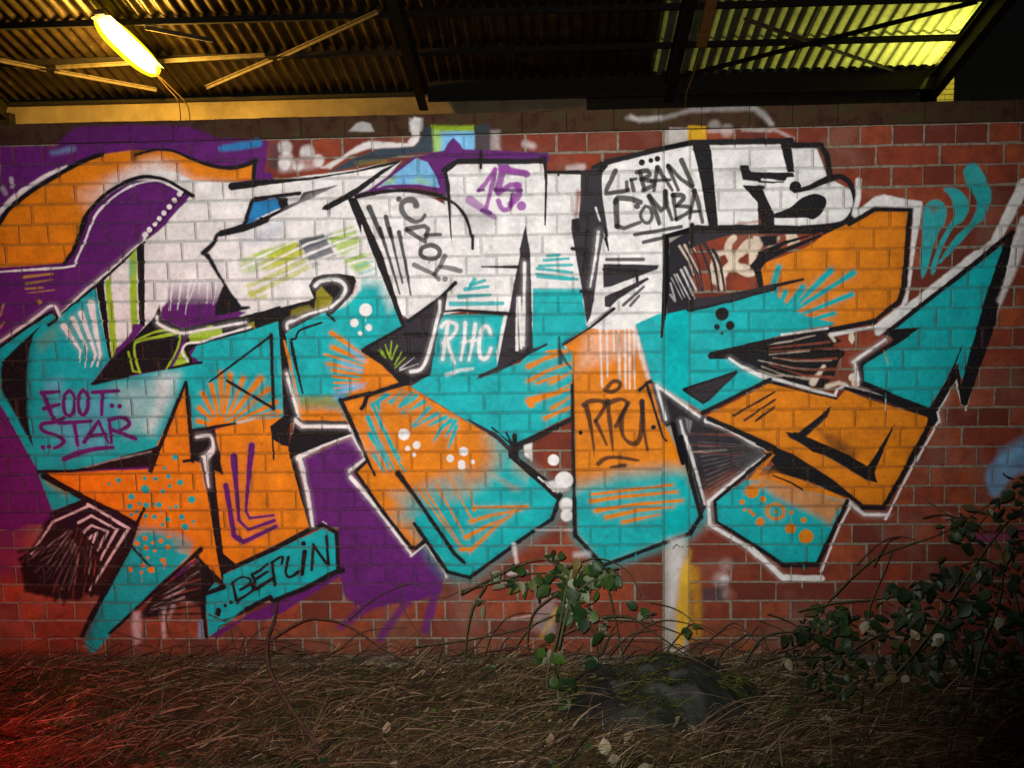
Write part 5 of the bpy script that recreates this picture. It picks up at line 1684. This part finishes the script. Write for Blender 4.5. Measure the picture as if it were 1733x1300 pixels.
# lamps under the roof
def emis(name, col, s):
    t = NT(name); t.b.inputs['Base Color'].default_value = (*col, 1); t.b.inputs['Emission Color'].default_value = (*col, 1); t.b.inputs['Emission Strength'].default_value = s; return t.m
M_tube = emis('lit_tube', (1, .88, .50), 30); 
t = NT('reflector_glow'); t.col((.8, .7, .3)); t.b.inputs['Emission Color'].default_value = (1, .62, .012, 1); t.b.inputs['Emission Strength'].default_value = 1.9; t.rough(.4); M_refl = t.m  # yellow glow put into the reflector wings as emission
M_case = simple('lamp_case', [(.3, (.25, .17, .08)), (.7, (.40, .28, .14))], 10, .5)
def tube_lamp(a_, b_, label, mt, lit=True, case=M_case, shell=True):
    a_ = Vector(a_); b_ = Vector(b_); T_ = thing('tube_lamp', label, 'lamp', tuple((a_+b_)/2))
    d_ = (b_-a_).normalized(); n_ = Vector((0, SL, 1)).normalized()
    m = MB(); m.beam(a_-d_*.05+n_*.10, b_+d_*.05+n_*.10, .14, .07, n_); kid(m.build('housing', case), T_)
    if lit:
        L_ = (b_-a_).length
        def cap(rad, over):
            m = MB(); P = []; n = 14
            for i in range(n+1):
                s = i/n; P.append((a_-d_*over+(b_-a_+d_*2*over)*s, rad*max(.12, (1-abs(2*s-1)**3)**.5)))
            rings = []; sd = d_.cross(n_).normalized()
            for p, q in P: rings += [p+(sd*math.cos(k*math.pi/5)+n_*math.sin(k*math.pi/5)*.8)*q for k in range(10)]
            m.add(rings, [(i*10+k, i*10+(k+1) % 10, (i+1)*10+(k+1) % 10, (i+1)*10+k) for i in range(n) for k in range(10)]); return m
        m = cap(.115, .0); kid(m.build('tube', mt, smooth=True), T_); m = cap(.19, .08); kid(m.build('halo_shell', M_halo, smooth=True), T_)  # tube swollen and outer shell added to imitate the lamp's bloom
        if shell:
            m = MB(); sd = d_.cross(n_).normalized()
            for s in (-1, 1): m.add([a_+n_*.075+sd*s*.05, b_+n_*.075+sd*s*.05, b_+n_*.055+sd*s*.14, a_+n_*.055+sd*s*.14], [(0, 1, 2, 3)])
            kid(m.build('reflector', M_refl), T_)
    return T_
t = NT('lamp_halo'); _tr = t.n('BsdfTransparent'); _em = t.n('Emission'); _em.inputs[0].default_value = (1, .66, .015, 1); _em.inputs[1].default_value = 2.3; _mx = t.n('MixShader'); _mx.inputs[0].default_value = .5  # half-clear emissive shell, painting the yellow halo round the lit tube
t.l(_tr.outputs[0], _mx.inputs[1]); t.l(_em.outputs[0], _mx.inputs[2]); t.l(_mx.outputs[0], t.t.nodes['Material Output'].inputs[0]); M_halo = t.m
a_, b_ = on_roof(170, 34, .34), on_roof(262, 122, .34)
tube_lamp(a_, b_, 'glaring yellow tube lamp hanging under the left part of the shed roof', M_tube)
light('lamp_glow', 'POINT', tuple((Vector(a_)+Vector(b_))/2-Vector((0, 0, .22))), 620, (1, .56, .07), shadow_soft_size=.12)
# street lamp outside, above the right end of the roof: it shines through the translucent sheets
sl = on_roof(1665, -30, -.9)
light('street_lamp_glow', 'POINT', tuple(sl), 500, (1, 1, .15), shadow_soft_size=.12)
tube_lamp(on_roof(1212, -20, .50), on_roof(1188, 84, .50), 'unlit lamp housing hanging beside the middle rafter', None, False, simple('orange_lit_case', [(.3, (.30, .13, .04)), (.7, (.50, .24, .07))], 10, .6))  # orange light of the other lamp put into the case colour
M_wire = simple('cable', [(.3, (.10, .07, .04)), (.7, (.2, .13, .07))], 30, .6)
def wire(pts, off, label):
    m = MB(); m.tube(spline([on_roof(x_, y_, o_) for (x_, y_), o_ in zip(pts, off)], 6), .009, .009, 5); tag(m.build('cable', M_wire, smooth=True), label, 'cable')
wire([(1186, 88), (1172, 130), (1162, 158), (1161, 185)], (.5, .6, .7, .75), 'thin cable hanging from the unlit lamp housing on the right')
wire([(264, 126), (285, 150), (302, 172), (306, 205)], (.42, .5, .6, .7), 'shorter of the two cables trailing from the glaring lamp')
wire([(264, 124), (292, 150), (316, 176), (322, 205)], (.42, .5, .6, .7), 'longer of the two cables trailing from the glaring lamp')

# yellow brick pier beyond the shed
yp = yb+.9; q0 = at_y(1553, 178, yp); q1 = at_y(1614, 178, yp)
pier = thing('brick_pier', 'yellow lit brick pier standing beyond the right corner of the shed roof', 'pier', (float(q0[0]), yp, 0))
zt_ = float(at_y(1600, 60, yp)[2]); zb_ = float(at_y(1600, 195, yp)[2])
m = MB(); m.box((q0[0]+.004, yp+.006, 0), (q1[0]-.004, yp+.5, zt_)); kid(m.build('mortar', simple('pier_mortar', [(.3, (.03, .025, .015)), (.7, (.07, .06, .03))], 20, .9)), pier)
Wp = float(q1[0]-q0[0]); M_pb = simple('pier_brick', [(.3, (.10, .07, .035)), (.7, (.20, .15, .07))], 6, .85); M_pb.name = 'pier_brick'
def pbm(w):
    m = MB(); m.box((-w/2+.006, 0, .006), (w/2-.006, .05, .077)); me = m.mesh('brick'); me.materials.append(M_pb); return me
pa2, pb2 = pbm(Wp/2), pbm(Wp/4); k = 0; z = zb_
while z < zt_-.05:
    cells = [(.25, pa2), (.75, pa2)] if k % 2 == 0 else [(.125, pb2), (.5, pa2), (.875, pb2)]
    for f_, me in cells:
        o = bpy.data.objects.new('brick', me); COL.objects.link(o); o.location = (float(q0[0])+Wp*f_, yp+R.uniform(-.002, .002), z); kid(o, pier)
    z += .083; k += 1
